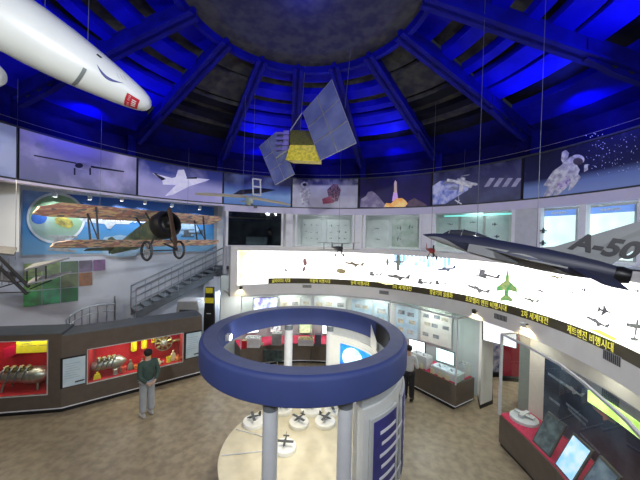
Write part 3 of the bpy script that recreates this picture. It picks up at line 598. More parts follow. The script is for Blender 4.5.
# ---------------------------------------------------------------- left brown cabinets
KA, KB, KC = PZ(-40, 421, 0), PZ(61, 413, 0), PZ(201, 375.4, 0)
for k in (KA, KB, KC): k.z = 0
def cabinet(A, B, u0, u1, vt0, vt1, vb0, vb1, depth, zt, label, m0=0, m1=0):
    """window corners: left (u0, vt0..vb0), right (u1, vt1..vb1)"""
    d = (B-A).normalized(); n_ = V((d.y, -d.x, 0)); L = (B-A).length
    o = thing('display_cabinet', label, 'cabinet', (A+B)/2, 'long brown cabinets on the left')
    pl = PL(u0, vt0, A, B); pr = PL(u1, vt1, A, B); s0, s1 = (up(pl, 0)-A).dot(d), (up(pr, 0)-A).dot(d)
    z1 = (pl.z+pr.z)/2; z0 = (PL(u0, vb0, A, B).z+PL(u1, vb1, A, B).z)/2
    def P(s, off, z): return A+d*(s+max(off, 0)*(m0*(1-s/L)-m1*s/L))-n_*off+V((0, 0, z))
    def slab(b, sa, sb, za, zb, oa, ob): b.hexa([P(sa, oa, za), P(sb, oa, za), P(sb, ob, za), P(sa, ob, za)], [P(sa, oa, zb), P(sb, oa, zb), P(sb, ob, zb), P(sa, ob, zb)])
    b = MB(); slab(b, 0, L, .12, z0, 0, .04); slab(b, 0, L, z1, zt, 0, .04); slab(b, 0, s0, z0, z1, 0, .04); slab(b, s1, L, z0, z1, 0, .04)
    slab(b, L-.04, L, .12, zt, .04, depth); slab(b, 0, .04, .12, zt, .04, depth); b.build('body', brown, o)
    b = MB(); slab(b, 0, L, zt, zt+.03, -.01, depth); b.build('top', browntop, o, 'grey top surface')
    b = MB(); slab(b, 0, L, 0, .12, .05, depth); b.build('kick_plate', black, o)
    b = MB(); slab(b, 0, L, .12, .145, -.012, 0); b.build('trim_line', white, o)
    ln = MB(); slab(ln, s0-.0, s1+.0, z0-.0, z1, depth-.06, depth-.04); ln.build('back_lining', red, o, 'red back lining')
    b = MB(); slab(b, s0-.1, s1+.1, z0-.04, z0, .04, depth-.04); b.build('display_floor', red, o, 'red display floor')
    b = MB(); slab(b, s0-.1, s1+.1, z1, z1+.02, .04, depth-.04); slab(b, s0-.03, s0-.01, z0, z1, .04, depth-.04); slab(b, s1+.01, s1+.03, z0, z1, .04, depth-.04); b.build('inner_casing', mat('casing_red', (.40, .02, .03), .7, var=.1), o)
    f = MB()
    for sa, sb, za, zb in ((s0, s1, z0-.02, z0), (s0, s1, z1, z1+.02), (s0-.02, s0, z0-.02, z1+.02), (s1, s1+.02, z0-.02, z1+.02)): slab(f, sa, sb, za, zb, -.012, .0)
    f.build('window_frame', lgrey, o)
    g = MB(); slab(g, s0, s1, z0, z1, .015, .02); g.build('glass_pane', glass, o)
    m = P((s0+s1)/2, depth*.35, z1-.02); w = s1-s0
    l = lamp('AREA', 'cabinet_lamp', m, 7.5*w, (1, .93, .78), m-V((0, 0, 1))-n_*.12, w*.9, sy=.15)
    l.rotation_euler = (Matrix((d, (V((0, 0, 1)).cross(d)), V((0, 0, 1)))).transposed()).to_euler()
    return o, P, s0, s1, z0, z1
c1, P1, a0_, a1_, z10, z11 = cabinet(KA, KB, -36, 47.5, 343, 341, 401, 393, .8, 2.12, 'brown display cabinet at the left edge with the taller red window', 0, .23)
c2, P2, b0_, b1_, z20, z21 = cabinet(KB, KC, 88, 183, 352, 331.5, 384, 361, .8, 2.06, 'long brown display cabinet behind the man with a wide red window', .23, 0)
# infill wedge between cabinets and the wall behind is left open (stairs run there)
infob = mat('info_board_blue', (.62, .74, .80), .5, c2=(.50, .66, .74), scale=3)
for u0, u1, v0, v1, lab in ((60.5, 85.5, 358.5, 389, 'pale blue information board left of the wide red window'), (184.5, 203, 333, 359.5, 'pale blue information board at the right end of the brown cabinet')):
    o = thing('information_board', lab, 'board', PL(u0, v1, KB, KC), 'pale information boards on the cabinet')
    d = (KC-KB).normalized(); s0 = (PL(u0, v0, KB, KC)-KB).dot(d); s1 = (PL(u1, v0, KB, KC)-KB).dot(d); zt = PL(u0, v0, KB, KC).z; zb = PL(u0, v1, KB, KC).z; s1 = min(s1, (KC-KB).length-.02)
    MB().hexa([P2(s0, -.005, zb), P2(s1, -.005, zb), P2(s1, -.0, zb), P2(s0, -.0, zb)], [P2(s0, -.035, zt), P2(s1, -.035, zt), P2(s1, 0, zt), P2(s0, 0, zt)]).build('frame', black, o)
    def ip(s, z): return P2(s, -.009-.03*(z-zb)/(zt-zb), z)
    MB().quad(ip(s0+.05, zb+.02), ip(s1-.0, zb+.02), ip(s1-.0, zt-.03), ip(s0+.05, zt-.03)).build('print', infob, o)
    k = MB()
    for i in range(7):
        z = zt-.17-.065*i; w_ = (s1-s0-.1)*(.85-.25*((i*5) % 3)/2); k.quad(*[ip(a, c)+V((.003, -.004, 0)) for a, c in ((s0+.09, z-.012), (s0+.09+w_*.9, z-.012), (s0+.09+w_*.9, z), (s0+.09, z))])
    k.build('text_lines', mat('text_grey', (.38, .47, .52), .6, var=.1), o)
    MB().quad(*[ip(a, c)+V((.003, -.004, 0)) for a, c in ((s0+.3, zb+.09), (s0+.5, zb+.1), (s0+.5, zb+.14), (s0+.3, zb+.13))]).build('picture', dgrey, o)
# items inside cabinet 2
brass = mat('engine_brass', (.42, .36, .16), .3, .8, var=.35, scale=14); alum = mat('engine_alloy', (.55, .53, .46), .35, .8, var=.3, scale=12)
olive = mat('olive_grey', (.22, .24, .18), .5, var=.3, scale=10)
def engine(o, base, d, n_, L, r):
    """inline aero engine laid along d: shaft housing, cylinder heads, exhausts, mount"""
    c = base+V((0, 0, r*1.5))
    MB().lathe([(.02, -L*.5), (r*.55, -L*.47), (r*.75, -L*.35), (r*.8, 0), (r*.95, L*.1), (r*.95, L*.3), (r*.6, L*.42), (r*.25, L*.5), (.02, L*.52)], c, d, 20).build('crankcase', alum, o, smooth=True)
    for i in range(4):
        q = c+d*(-L*.28+i*L*.14)
        cy_ = MB().tube(q, q+V((0, 0, r*1.25))+n_*r*.5, r*.24, n=10).tube(q+V((0, 0, r*.7))+n_*r*.3, q+V((0, 0, r*1.0))+n_*r*.42, r*.31, n=10); cy_.build('cylinder_head', brass, o)
        MB().path([q+V((0, 0, r*1.2))+n_*r*.5, q+V((0, 0, r*.9))+n_*r*.95, q+V((0, 0, -.2*r))+n_*r*.9-d*L*.08], r*.08, 8).build('exhaust_pipe', steel, o)
    st = MB()
    for s in (-1, 1):
        for t in (-1, 1): st.tube(c+d*L*.3*s+n_*r*.4*t, V((c.x, c.y, base.z))+d*L*.33*s+n_*r*.7*t, .022, n=6)
    st.build('mount', olive, o)
d2 = (KC-KB).normalized(); n2 = V((d2.y, -d2.x, 0)); d1 = (KB-KA).normalized(); n1 = V((d1.y, -d1.x, 0))
def in2(f, off): return P2(b0_+(b1_-b0_)*f, off, z20)
o = thing('aero_engine', 'large brass and alloy piston engine at the left of the wide red window', 'engine', in2(.17, .4)); engine(o, in2(.17, .4), d2, n2, .85, .2)
o = thing('aero_engine', 'long silver and brass engine behind the left edge red window', 'engine', P1(a1_-.75, .42, z10)); engine(o, P1(a1_-.75, .42, z10), d1, n1, 1.25, .24)
def radial(c, ax, r, o):
    MB().lathe([(r*.45, -.12), (r*.5, 0), (r*.42, .1), (r*.1, .14)], c, ax, 20).build('crankcase', alum, o, smooth=True)
    u = ax.orthogonal().normalized(); w = ax.cross(u)
    for i in range(9):
        e = u*cos(2*pi*i/9)+w*sin(2*pi*i/9); MB().tube(c+e*r*.42, c+e*r, r*.13, n=8).tube(c+e*r*.6, c+e*r*.85, r*.18, n=8).build('cylinder_head', brass, o)
    MB().lathe([(r*1.02, -.1), (r*1.07, -.02), (r*1.02, .06), (r*.97, .06), (r*.97, -.1), (r*1.02, -.1)], c, ax, 28, caps=False).build('cowl_ring', alum, o)
c = in2(.79, .55)+V((0, 0, .56)); o = thing('radial_engine', 'round radial engine mounted on the red back at right of the wide window', 'engine', c); radial(c, n2, .25, o)
MB().tube(c-n2*.1, c-n2*.34, .07).build('mount', steel, o)
MB().tube(c+d2*.27, c+d2*.52, .05).build('shaft', brass, o)
def canister(f, z, label):
    c = in2(f, .66)+V((0, 0, z)); o = thing('canister', label, 'canister', c, 'yellow canisters in the red window')
    MB().lathe([(.02, 0), (.075, .015), (.085, .05), (.085, .29), (.07, .33), (.03, .345)], c, n=16).build('body', mat('canister_yellow', (.85, .72, .02), .45, var=.12), o, smooth=True)
    MB().tube(c+V((0, 0, .34)), c+V((0, 0, .38)), .025).build('valve', olive, o); MB().box(c-n2*.14+V((0, 0, .17)), (.04, .2, .05), atan2(d2.y, d2.x)).build('bracket', steel, o)
canister(.43, .42, 'dull yellow canister hung highest left in the wide red window'); canister(.55, .45, 'bright yellow canister hung upper middle in the wide red window'); canister(.60, .02, 'yellow canister standing on the red floor beside the man')
c = in2(.70, .7)+V((0, 0, .6)); o = thing('yellow_grille', 'yellow ribbed machine part fixed on the red back beside the radial engine', 'machine part', c)
MB().box(c, (.30, .06, .04), atan2(d2.y, d2.x)).box(c+V((0, 0, .18)), (.30, .06, .04), atan2(d2.y, d2.x)).build('bar', yellow, o)
for i in range(6): MB().box(c+d2*(-.13+.052*i)+V((0, 0, .09)), (.02, .06, .2), atan2(d2.y, d2.x)).build('fin', yellow, o)
k = 0
for f, off, m, sh, lab in ((.07, .2, yellow, 0, 'small yellow casting at the left corner of the wide red window'), (.33, .2, mat('part_red', (.7, .1, .06), .5, var=.2), 1, 'small red cup shaped part left of the floor row'), (.40, .32, olive, 2, 'dark olive gearbox on the red floor'), (.47, .25, mat('part_orange', (.8, .25, .05), .5, var=.2), 1, 'orange cup shaped part beside the olive gearbox'), (.53, .4, alum, 2, 'alloy pump between gearbox and standing canister'), (.66, .2, brass, 1, 'brass cup shaped part in front of the standing canister'), (.72, .22, paper, 2, 'cream coloured part to the right of the man'), (.84, .2, yellow, 1, 'yellow cup shaped part below the radial engine'), (.90, .3, paper, 0, 'cream block near the right end of the window'), (.95, .2, mat('part_orange', (.8, .25, .05), .5), 2, 'orange part at the right end of the wide red window'), (.25, .18, alum, 1, 'alloy cup shaped part in front of the brass engine')):
    c = in2(f, off); o = thing('engine_part', lab, 'machine part', c, 'small parts on the red cabinet floor'); s = 1.1+.4*((k*7) % 3); k += 1
    if sh == 0: MB().hexa([c+d2*x*.09+n2*y*.06 for x, y in ((-1, -1), (1, -1), (1, 1), (-1, 1))], [c+d2*x*.06+n2*y*.04+V((0, 0, .12*s)) for x, y in ((-1, -1), (1, -1), (1, 1), (-1, 1))]).tube(c+V((0, 0, .1*s)), c+V((0, 0, .17*s)), .03).build('body', m, o)
    elif sh == 1: MB().lathe([(.05, 0), (.07, .02), (.055, .05), (.075, .12*s), (.06, .125*s), (.05, .06)], c, n=14).build('body', m, o, smooth=True)
    else: MB().lathe([(.07, 0), (.085, .04), (.06, .09*s), (.03, .12*s), (.03, .16*s)], c, n=10).tube(c+V((0, 0, .06)), c+V((0, 0, .06))+d2*.14, .03).build('body', m, o)
# items inside cabinet 1
o = thing('yellow_sign', 'yellow caption sign hung at the top right of the left edge red window', 'sign', P1(a1_-.02, .3, z11-.34))
w = .86; s_ = a1_-w-.03
def sg(s, z, off): return P1(s, off, z)
MB().hexa([sg(s_, z11-.42, .3), sg(s_+w, z11-.42, .3), sg(s_+w, z11-.42, .33), sg(s_, z11-.42, .33)], [sg(s_, z11-.02, .3), sg(s_+w, z11-.02, .3), sg(s_+w, z11-.02, .33), sg(s_, z11-.02, .33)]).build('board', mat('sign_yellow', (.80, .66, .03), .5, emit=.25, var=.1), o)
kk = MB()
for i, (f0, f1, z) in enumerate(((.1, .42, .08), (.6, .9, .07), (.1, .2, .2), (.3, .55, .2), (.62, .92, .2), (.12, .45, .14))): kk.quad(*[sg(s_+w*a, z11-.02-c_, .296) for a, c_ in ((f0, z+.012), (f1, z+.012), (f1, z), (f0, z))])
kk.build('printed_lines', olive, o)
o = thing('red_block', 'red angled block on the back of the left edge red window', 'display block', P1(a1_-1.05, .6, z11-.55)); s_ = a1_-1.3
MB().hexa([sg(s_, z11-.62, .45), sg(s_+.35, z11-.5, .5), sg(s_+.35, z11-.5, .85), sg(s_, z11-.62, .85)], [sg(s_, z11-.34, .45), sg(s_+.35, z11-.2, .5), sg(s_+.35, z11-.2, .85), sg(s_, z11-.34, .85)]).build('body', mat('block_red', (.42, .0, .03), .6, var=.1), o)
# ---------------------------------------------------------------- stairs and landing behind cabinet
tread = mat('stair_grey', (.15, .17, .19), .6, var=.12)
S0 = PD(136, 313, 10.1); S1 = PD(224, 267, 12.4)
st = thing('staircase', 'grey metal staircase rising to the gallery along the poster wall', 'staircase', V((S0.x, S0.y, S0.z)))
dS = (S1-S0); hS = V((dS.x, dS.y, 0)); hd = hS.normalized(); nS = V((hd.y, -hd.x, 0)); Wd = .8
NT = 11
for i in range(NT):
    f = (i+.5)/NT; c = S0+dS*f-nS*Wd/2; MB().box(c+V((0, 0, -.02)), (hS.length/NT*1.1, Wd, .04), atan2(hd.y, hd.x)).build('tread', tread, st)
for off in (0, Wd):
    a, c = S0-nS*off, S1-nS*off
    MB().hexa([a+V((0, 0, -.26)), c+V((0, 0, -.26)), c+V((0, 0, -.26))-nS*.03, a+V((0, 0, -.26))-nS*.03], [a+V((0, 0, .03)), c+V((0, 0, .03)), c+V((0, 0, .03))-nS*.03, a+V((0, 0, .03))-nS*.03]).build('stringer', steel, st)
    rl = MB()
    for h, r in ((.86, .028), (.60, .014), (.36, .014)): rl.tube(a+V((0, 0, h)), c+V((0, 0, h)), r)
    rl.build('handrail', rail, st)
    for i in range(8):
        q = a+(c-a)*(i/7); MB().tube(q, q+V((0, 0, .87)), .02 if i in (0, 7) else .012).build('baluster', rail, st)
ld = thing('landing', 'curved stair landing with steel railing behind the brown cabinet', 'landing', V((S0.x, S0.y, S0.z-.1)))
zf = S0.z-.35
cL = S0-nS*.5
MB().hexa([up(p, zf-.12) for p in (S0, S0-nS*Wd, S0-nS*Wd*.8-hd*1.3, S0-nS*Wd*.2-hd*1.5)], [up(p, zf) for p in (S0, S0-nS*Wd, S0-nS*Wd*.8-hd*1.3, S0-nS*Wd*.2-hd*1.5)]).build('platform', tread, ld)
RP = [(115, 304, 10.0), (107, 304, 9.8), (98, 304.8, 9.6), (90, 306.5, 9.4), (82, 309, 9.2), (75, 312.5, 9.0), (69.5, 317, 8.8), (66.5, 320.5, 8.6), (67, 324, 8.5), (72, 325.5, 8.5)]
top_ = [PD(*q) for q in RP]
MB().path(top_, .028).build('rail', rail, ld); MB().path([q-V((0, 0, .24)) for q in top_[:-2]], .015).build('rail', rail, ld)
for q in top_[:-2]: MB().tube(q, up(q, zf), .014).build('baluster', rail, ld)
MB().tube(up(top_[0], zf), PD(115, 296, 10.0), .03).build('newel_post', rail, ld)
MB().tube(up(cL-hd*.4, 0), up(cL-hd*.4, zf-.1), .08, n=12).build('support_post', steel, ld)
# gallery landing slab where the stairs arrive
b = MB().hexa([up(p, S1.z-.1) for p in (S1+nS*.02, S1+hd*1.6+nS*.02, S1+hd*1.6-nS*.8, S1-nS*.8)], [up(p, S1.z) for p in (S1+nS*.02, S1+hd*1.6+nS*.02, S1+hd*1.6-nS*.8, S1-nS*.8)]); struct('floor_landing', b, tread)
# drapes / white ribbed wall below the gallery, black column sign, grey kiosk
cur = mat('curtain_white', (.72, .76, .84), .6, var=.06)
b = MB(); n = 46; L0 = PD(203, 300, 12.3); L1 = PD(236, 300, 11.6); dd = L1-L0; nn = V((-dd.y, dd.x, 0)).normalized(); row0, row1 = [], []
for i in range(n+1):
    q = L0+dd*i/n+nn*.05*sin(i*1.9); row0.append(up(q, 0)); row1.append(up(q, 3.08))
b.loft([row0, row1], closed=False, caps=False); tag(b.build('curtain', cur, smooth=True), 'white pleated curtain beside the black column sign', 'curtain')
p = PD(209, 345, 10.9); p.z = 0; o = thing('column_sign', 'tall slim black sign with yellow blocks beside the stair end', 'sign', p)
zt = PD(209, 287, 10.9).z
MB().loft([[p+V((w*x, .06*y, z)) for x, y in ((-1, -1), (1, -1), (1, 1), (-1, 1))] for z, w in ((.05, .11), (.7, .19), (zt*.6, .2), (zt, .15))]).build('body', black, o)
MB().box(p+V((0, 0, .03)), (.45, .3, .06)).build('base', dgrey, o)
MB().box(p+V((0, -.075, zt-.12)), (.26, .02, .2)).build('yellow_block', yellow, o); MB().box(p+V((0, -.075, zt-.50)), (.34, .02, .2)).build('yellow_block', yellow, o)
MB().box(p+V((0, -.085, zt-1.0)), (.16, .01, .03)).build('printed_line', lgrey, o)
p = PD(191, 318, 11.0); p.z = 0; zt = PD(191, 300, 11.0).z; o = thing('kiosk', 'pale grey kiosk with sloped top behind the brown cabinet', 'kiosk', p)
MB().loft([[p+V((w*x, .3*y, z)) for x, y in ((-1, -1), (1, -1), (1, 1), (-1, 1))] for z, w in ((0, .42), (zt-.25, .42), (zt, .36))]).build('body', grey, o)
MB().box(p+V((0, -.31, zt-.38)), (.6, .03, .16)).build('panel', dgrey, o); MB().box(p+V((0, -.02, zt+.02)), (.76, .6, .04)).build('top', white, o)
# ---------------------------------------------------------------- wall poster, collage, spotlights
po = thing('aviation_poster', 'huge blue wall poster of aircraft behind the hanging biplane', 'poster', pw(3, .02, 4.4))
zt, zb = PL(22, 190, PA, PB).z, PL(22, 254.8, PA, PB).z
s0 = (PL(22.5, 222, PA, PB)-PA).dot(pdir); s1 = (PL(213.5, 230, PA, PB)-PA).dot(pdir)
MB().hexa([pw(s0, .0, zb), pw(s1, .0, zb), pw(s1, .025, zb), pw(s0, .025, zb)], [pw(s0, .0, zt), pw(s1, .0, zt), pw(s1, .025, zt), pw(s0, .025, zt)]).build('print', skymat('poster_sky', [(0, (.17, .38, .60)), (.4, (.06, .24, .52)), (.8, (.03, .13, .42)), (1, (.015, .06, .28))], .35, .9, .12, (.55, .68, .8), (.52, .7)), po)
def pdecal(pts, m, name, off=.035, A=PA, B=PB, parent=po): 
    b = MB(); b.quad(*[PL(u, v, A, B, off) for u, v in pts]); return b.build(name, m, parent)
def ell(u, v, a, b_, n=28): return [(u+a*cos(2*pi*i/n), v+b_*sin(2*pi*i/n)) for i in range(n)]
ringm = mat('poster_ring', (.50, .58, .66), .5, c2=(.70, .76, .82), scale=3)
b = MB(); n = 40; A_, B_ = ell(56, 218, 29.5, 25.5, n), ell(56, 218, 27, 23, n)
for i in range(n): b.quad(*[PL(u, v, PA, PB, .04) for u, v in (A_[i], A_[(i+1) % n], B_[(i+1) % n], B_[i])])
b.build('printed_ring', ringm, po)
pdecal(ell(56, 218, 27, 23), mat('poster_round_view', (.36, .50, .50), .5, c2=(.22, .38, .24), scale=1.1), 'printed_round_view', .036)
pdecal(ell(39, 218, 8, 6), mat('poster_blue_patch', (.05, .16, .6), .5, var=.2), 'printed_patch', .042)
pdecal(shape('blob', 64, 222, 10, 20), mat('poster_engine', (.16, .14, .05), .5, c2=(.5, .45, .08), scale=5), 'printed_engine', .042)
pdecal(shape('side', 105, 221, 26, 5), mat('poster_plane_white', (.55, .62, .70), .5, var=.2), 'printed_aircraft', .04)
pdecal(shape('bip', 72, 244, 24, 4), mat('poster_plane_grey', (.40, .42, .44), .5, var=.3), 'printed_aircraft', .04)
pdecal(shape('blob', 120, 246, 22, 0), mat('poster_cloud', (.45, .6, .75), .6, c2=(.3, .5, .7), scale=3), 'printed_cloud', .034)
pdecal(shape('blob', 182, 225, 18, 15), mat('poster_cloud2', (.5, .66, .82), .6, c2=(.25, .45, .7), scale=3), 'printed_cloud', .034)
pdecal(shape('bip', 192, 233, 11, 0), mat('poster_plane_dark', (.10, .13, .16), .5, var=.3), 'printed_aircraft', .04)
pc = PL(131, 219.8, PA, PB, .05); textobj('Albatros D.Va', .32, pc, pdir, (0, 0, 1), mat('poster_letters', (.8, .84, .9), .5, emit=.3, var=.02), po)
cg = thing('photo_collage', 'stepped collage of green and purple photo tiles below the poster', 'collage', PL(60, 307, PA, PB, .012))
us = [23, 42, 60.5, 78.5, 92.8, 105.8]; cols_ = [(.36, .48, .20), (.26, .38, .18), (.13, .20, .14), (.20, .17, .26), (.22, .13, .27)]
def cgv(u, r): 
    l = [263.3, 277.2, 291.5, 307.5][r]; rr = [258.8, 270.5, 284.5, 298][r]; return l+(rr-l)*(u-23)/82.8
for r, nc in enumerate((5, 4, 3)):
    for c in range(nc):
        g_ = .5; pts = [(us[c]+g_, cgv(us[c], r)+g_), (us[c+1]-g_, cgv(us[c+1], r)+g_), (us[c+1]-g_, cgv(us[c+1], r+1)-g_), (us[c]+g_, cgv(us[c], r+1)-g_)]
        base = cols_[c] if r < 1 else [(.20, .42, .10), (.10, .30, .13), (.16, .20, .12), (.30, .15, .09)][c] if r == 1 else [(.08, .34, .12), (.07, .30, .16), (.05, .16, .08)][c]
        F = [PL(u, v, PA, PB, .05) for u, v in pts]; Bk = [PL(u, v, PA, PB, .012) for u, v in pts]
        MB().hexa(Bk, F).build('photo_tile', mat('tile_%d_%d' % (r, c), base, .4, c2=tuple(x*.4+.05 for x in base), scale=4.5, emit=.12), cg)
pdecal(shape('bip', 36, 268, 12, 175), mat('collage_glider', (.30, .30, .29), .5, var=.2), 'printed_glider', .06, parent=cg)
lampm = MATS['lamp_glow']
for i, (u, v, lab) in enumerate(((55, 194.5, 'bright spotlight above the round picture of the poster'), (90, 197.5, 'second bright spotlight from the left over the poster'), (122, 199, 'third spotlight from the left over the poster'), (145, 202, 'spotlight over the poster just left of the biplane engine'), (172, 205, 'spotlight over the poster right of the biplane engine'), (200, 208, 'spotlight at the right end of the poster'))):
    pp = PL(u, v, PA, PB, .5)
    o = thing('spotlight', lab, 'lamp', pp+V((0, 0, 6.38-pp.z)), 'spotlights over the blue poster')
    MB().tube(pp+V((0, 0, .01)), V((pp.x, pp.y, 6.38)), .012).build('stem', white, o)
    MB().lathe([(.05, .07), (.06, .0), (.055, -.06)], pp, V((pn.x*.5, pn.y*.5, 1)), 14).build('housing', white, o, smooth=True)
    MB().lathe([(.048, 0), (.048, .008)], pp-V((pn.x*.04, pn.y*.04, .075)), V((0, 0, 1)), 14).build('lens', lampm, o)
    lamp('SPOT', 'poster_lamp', pp-V((pn.x*.05, pn.y*.05, .1)), 60, (.9, .95, 1), pp-pn*.38-V((0, 0, .75)), .04, 110, .8)
# ---------------------------------------------------------------- upper curved pictures
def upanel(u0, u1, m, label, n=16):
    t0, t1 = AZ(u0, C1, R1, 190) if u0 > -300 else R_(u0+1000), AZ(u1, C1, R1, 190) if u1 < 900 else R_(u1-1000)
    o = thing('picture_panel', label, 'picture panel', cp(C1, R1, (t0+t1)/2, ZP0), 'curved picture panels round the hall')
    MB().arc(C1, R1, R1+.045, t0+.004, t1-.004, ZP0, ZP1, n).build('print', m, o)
    e = .006; MB().arc(C1, R1-.01, R1+.05, t1-.004, t1+.004, ZP0, ZP1, 1).build('edge_strip', black, o)
    return o
panel_glow = .22  # panel prints emit faintly, standing in for light falling on them
p1 = upanel(-140, 17.3, skymat('sky_pale', [(0, (.22, .28, .46)), (1, (.34, .40, .58))], .7, 1.5, panel_glow, (.5, .55, .72)), 'pale sky picture panel at the left edge of the hall')
p2 = upanel(17.7, 137, skymat('sky_purple', [(0, (.17, .18, .30)), (.5, (.22, .21, .40)), (1, (.30, .27, .52))], .8, 1.6, panel_glow, (.50, .46, .72), (.45, .68)), 'purple cloudy picture panel with a propeller aeroplane')
p3 = upanel(137.4, 223, skymat('sky_fighter', [(0, (.38, .36, .62)), (.45, (.34, .33, .62)), (.75, (.04, .06, .30)), (1, (.02, .03, .20))], .4, 1.0, panel_glow, (.62, .58, .85), (.46, .62)), 'blue picture panel with a white jet fighter')
p4 = upanel(223.4, 291.5, skymat('sky_sea', [(0, (.10, .22, .50)), (.35, (.16, .30, .58)), (.6, (.05, .09, .33)), (.75, (.012, .012, .07)), (1, (.01, .01, .06))], .3, 1.3, panel_glow, (.3, .42, .7)), 'blue sea and night sky picture panel behind the cream winged plane')
p5 = upanel(292, 358.5, skymat('moon_ground', [(0, (.40, .39, .48)), (.3, (.36, .35, .45)), (.42, (.40, .40, .52)), (.75, (.40, .40, .52)), (.82, (.03, .03, .12)), (1, (.01, .01, .06))], .3, 3, panel_glow, (.6, .6, .68)), 'grey picture panel with an astronaut on the moon')
p6 = upanel(359, 431.5, skymat('launch_night', [(0, (.018, .012, .08)), (.3, (.014, .008, .07)), (1, (.006, .004, .03))], .3, 2, panel_glow, (.02, .012, .14)), 'dark picture panel with a space shuttle launch')
p7 = upanel(432, 522, skymat('earth_orbit', [(0, (.06, .065, .11)), (.5, (.055, .055, .13)), (.8, (.03, .03, .10)), (1, (.008, .008, .04))], .5, 2.0, panel_glow, (.11, .12, .24), (.45, .65)), 'dark picture panel with blue earth behind the space station model')
p8 = upanel(522.5, 760, skymat('space_walk', [(0, (.20, .27, .52)), (.25, (.13, .19, .42)), (.42, (.012, .014, .06)), (1, (.006, .006, .03))], .10, 5, panel_glow, (.2, .22, .45), (.6, .7)), 'wide dark picture panel with a floating white astronaut', 30)
pinkw = mat('print_pale_violet', (.72, .70, .90), .5, var=.15, scale=6, emit=.38); pgrey = mat('print_grey_violet', (.42, .40, .56), .5, var=.3, scale=6); pdk = mat('print_dark', (.02, .02, .05), .5, var=.2)  # pale violet print glows as well, so the fighter looks brighter
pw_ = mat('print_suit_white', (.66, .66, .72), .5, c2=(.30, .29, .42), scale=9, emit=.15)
def pd(pts, m, par, name, off=.01): return decal(pts, C1, R1, m, par, name, off)
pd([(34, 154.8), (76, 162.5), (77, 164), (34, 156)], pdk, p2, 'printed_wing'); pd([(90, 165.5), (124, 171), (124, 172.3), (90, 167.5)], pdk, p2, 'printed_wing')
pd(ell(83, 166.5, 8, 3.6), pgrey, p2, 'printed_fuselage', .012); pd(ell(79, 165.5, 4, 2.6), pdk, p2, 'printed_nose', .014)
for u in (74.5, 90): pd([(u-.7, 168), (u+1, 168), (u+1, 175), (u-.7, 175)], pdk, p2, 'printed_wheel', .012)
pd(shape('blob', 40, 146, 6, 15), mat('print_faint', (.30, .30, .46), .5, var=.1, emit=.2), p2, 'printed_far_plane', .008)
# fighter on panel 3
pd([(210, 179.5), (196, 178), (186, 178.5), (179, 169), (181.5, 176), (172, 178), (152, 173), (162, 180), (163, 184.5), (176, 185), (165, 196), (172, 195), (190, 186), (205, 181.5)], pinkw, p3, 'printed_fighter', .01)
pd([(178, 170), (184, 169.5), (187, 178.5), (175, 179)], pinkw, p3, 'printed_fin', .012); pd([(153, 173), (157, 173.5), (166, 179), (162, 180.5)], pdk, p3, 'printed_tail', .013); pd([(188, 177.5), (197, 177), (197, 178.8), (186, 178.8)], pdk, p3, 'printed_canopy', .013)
# panel 4 dark aircraft
pd([(228, 197), (240, 190), (262, 188), (276, 190), (262, 193), (245, 194)], pdk, p4, 'printed_dark_aircraft', .01)
# panel 5 astronaut
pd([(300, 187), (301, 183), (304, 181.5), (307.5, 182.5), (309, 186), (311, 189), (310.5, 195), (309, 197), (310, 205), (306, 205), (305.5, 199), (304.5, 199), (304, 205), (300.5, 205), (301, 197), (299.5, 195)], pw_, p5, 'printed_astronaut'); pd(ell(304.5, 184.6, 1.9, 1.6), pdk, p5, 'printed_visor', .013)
pd([(327, 190), (333, 184), (337, 184), (341, 190), (338, 201), (330, 203)], mat('print_lander', (.04, .035, .07), .5, c2=(.32, .16, .22), scale=16, emit=.15), p5, 'printed_lander'); pd([(322, 199), (330, 196), (334, 203), (323, 204)], mat('print_lander_red', (.42, .10, .16), .5, var=.4, scale=12, emit=.15), p5, 'printed_rover', .012)
# panel 6 shuttle
smoke = mat('print_smoke', (.34, .30, .42), .6, c2=(.18, .15, .26), scale=4, emit=.22); fire = mat('print_fire', (.85, .38, .08), .6, c2=(.95, .65, .25), scale=5, emit=.35)
pd([(360, 207), (361, 199), (366, 196), (368, 192), (372, 191), (376, 194), (379, 197), (383, 202), (387, 206.5), (386, 207.5)], smoke, p6, 'printed_smoke'); pd([(404, 206.5), (409, 201), (414, 198), (420, 201), (427, 205), (427, 206.5)], mat('print_smoke_dark', (.16, .11, .15), .6, var=.3, emit=.2), p6, 'printed_smoke', .011)
pd([(384, 207), (386, 203), (391, 203.5), (396, 198.5), (402, 198), (406, 201), (409, 206), (404, 207)], fire, p6, 'printed_fire', .013); pd([(393.5, 192), (397, 192), (398.5, 201), (392, 201)], mat('print_plume', (.60, .35, .75), .6, emit=.5, var=.2), p6, 'printed_plume', .012)
pd([(394, 193), (394, 183), (395.2, 180), (396.8, 182), (397, 193)], mat('print_shuttle', (.62, .45, .38), .5, var=.2, emit=.35), p6, 'printed_shuttle', .014)
# panel 7 earth
pd([(432.5, 186), (440, 181), (455, 180), (470, 184), (468, 190), (455, 198), (445, 204), (432.5, 204.5)], mat('print_earth', (.08, .13, .50), .5, c2=(.50, .52, .75), scale=4.5, emit=.25), p7, 'printed_earth', .006)
for i in range(4): pd([(484+i*9, 187), (490+i*9, 178), (495+i*9, 178), (489+i*9, 186.5)], mat('print_array', (.36, .35, .52), .5, var=.2, emit=.2), p7, 'printed_array', .008)
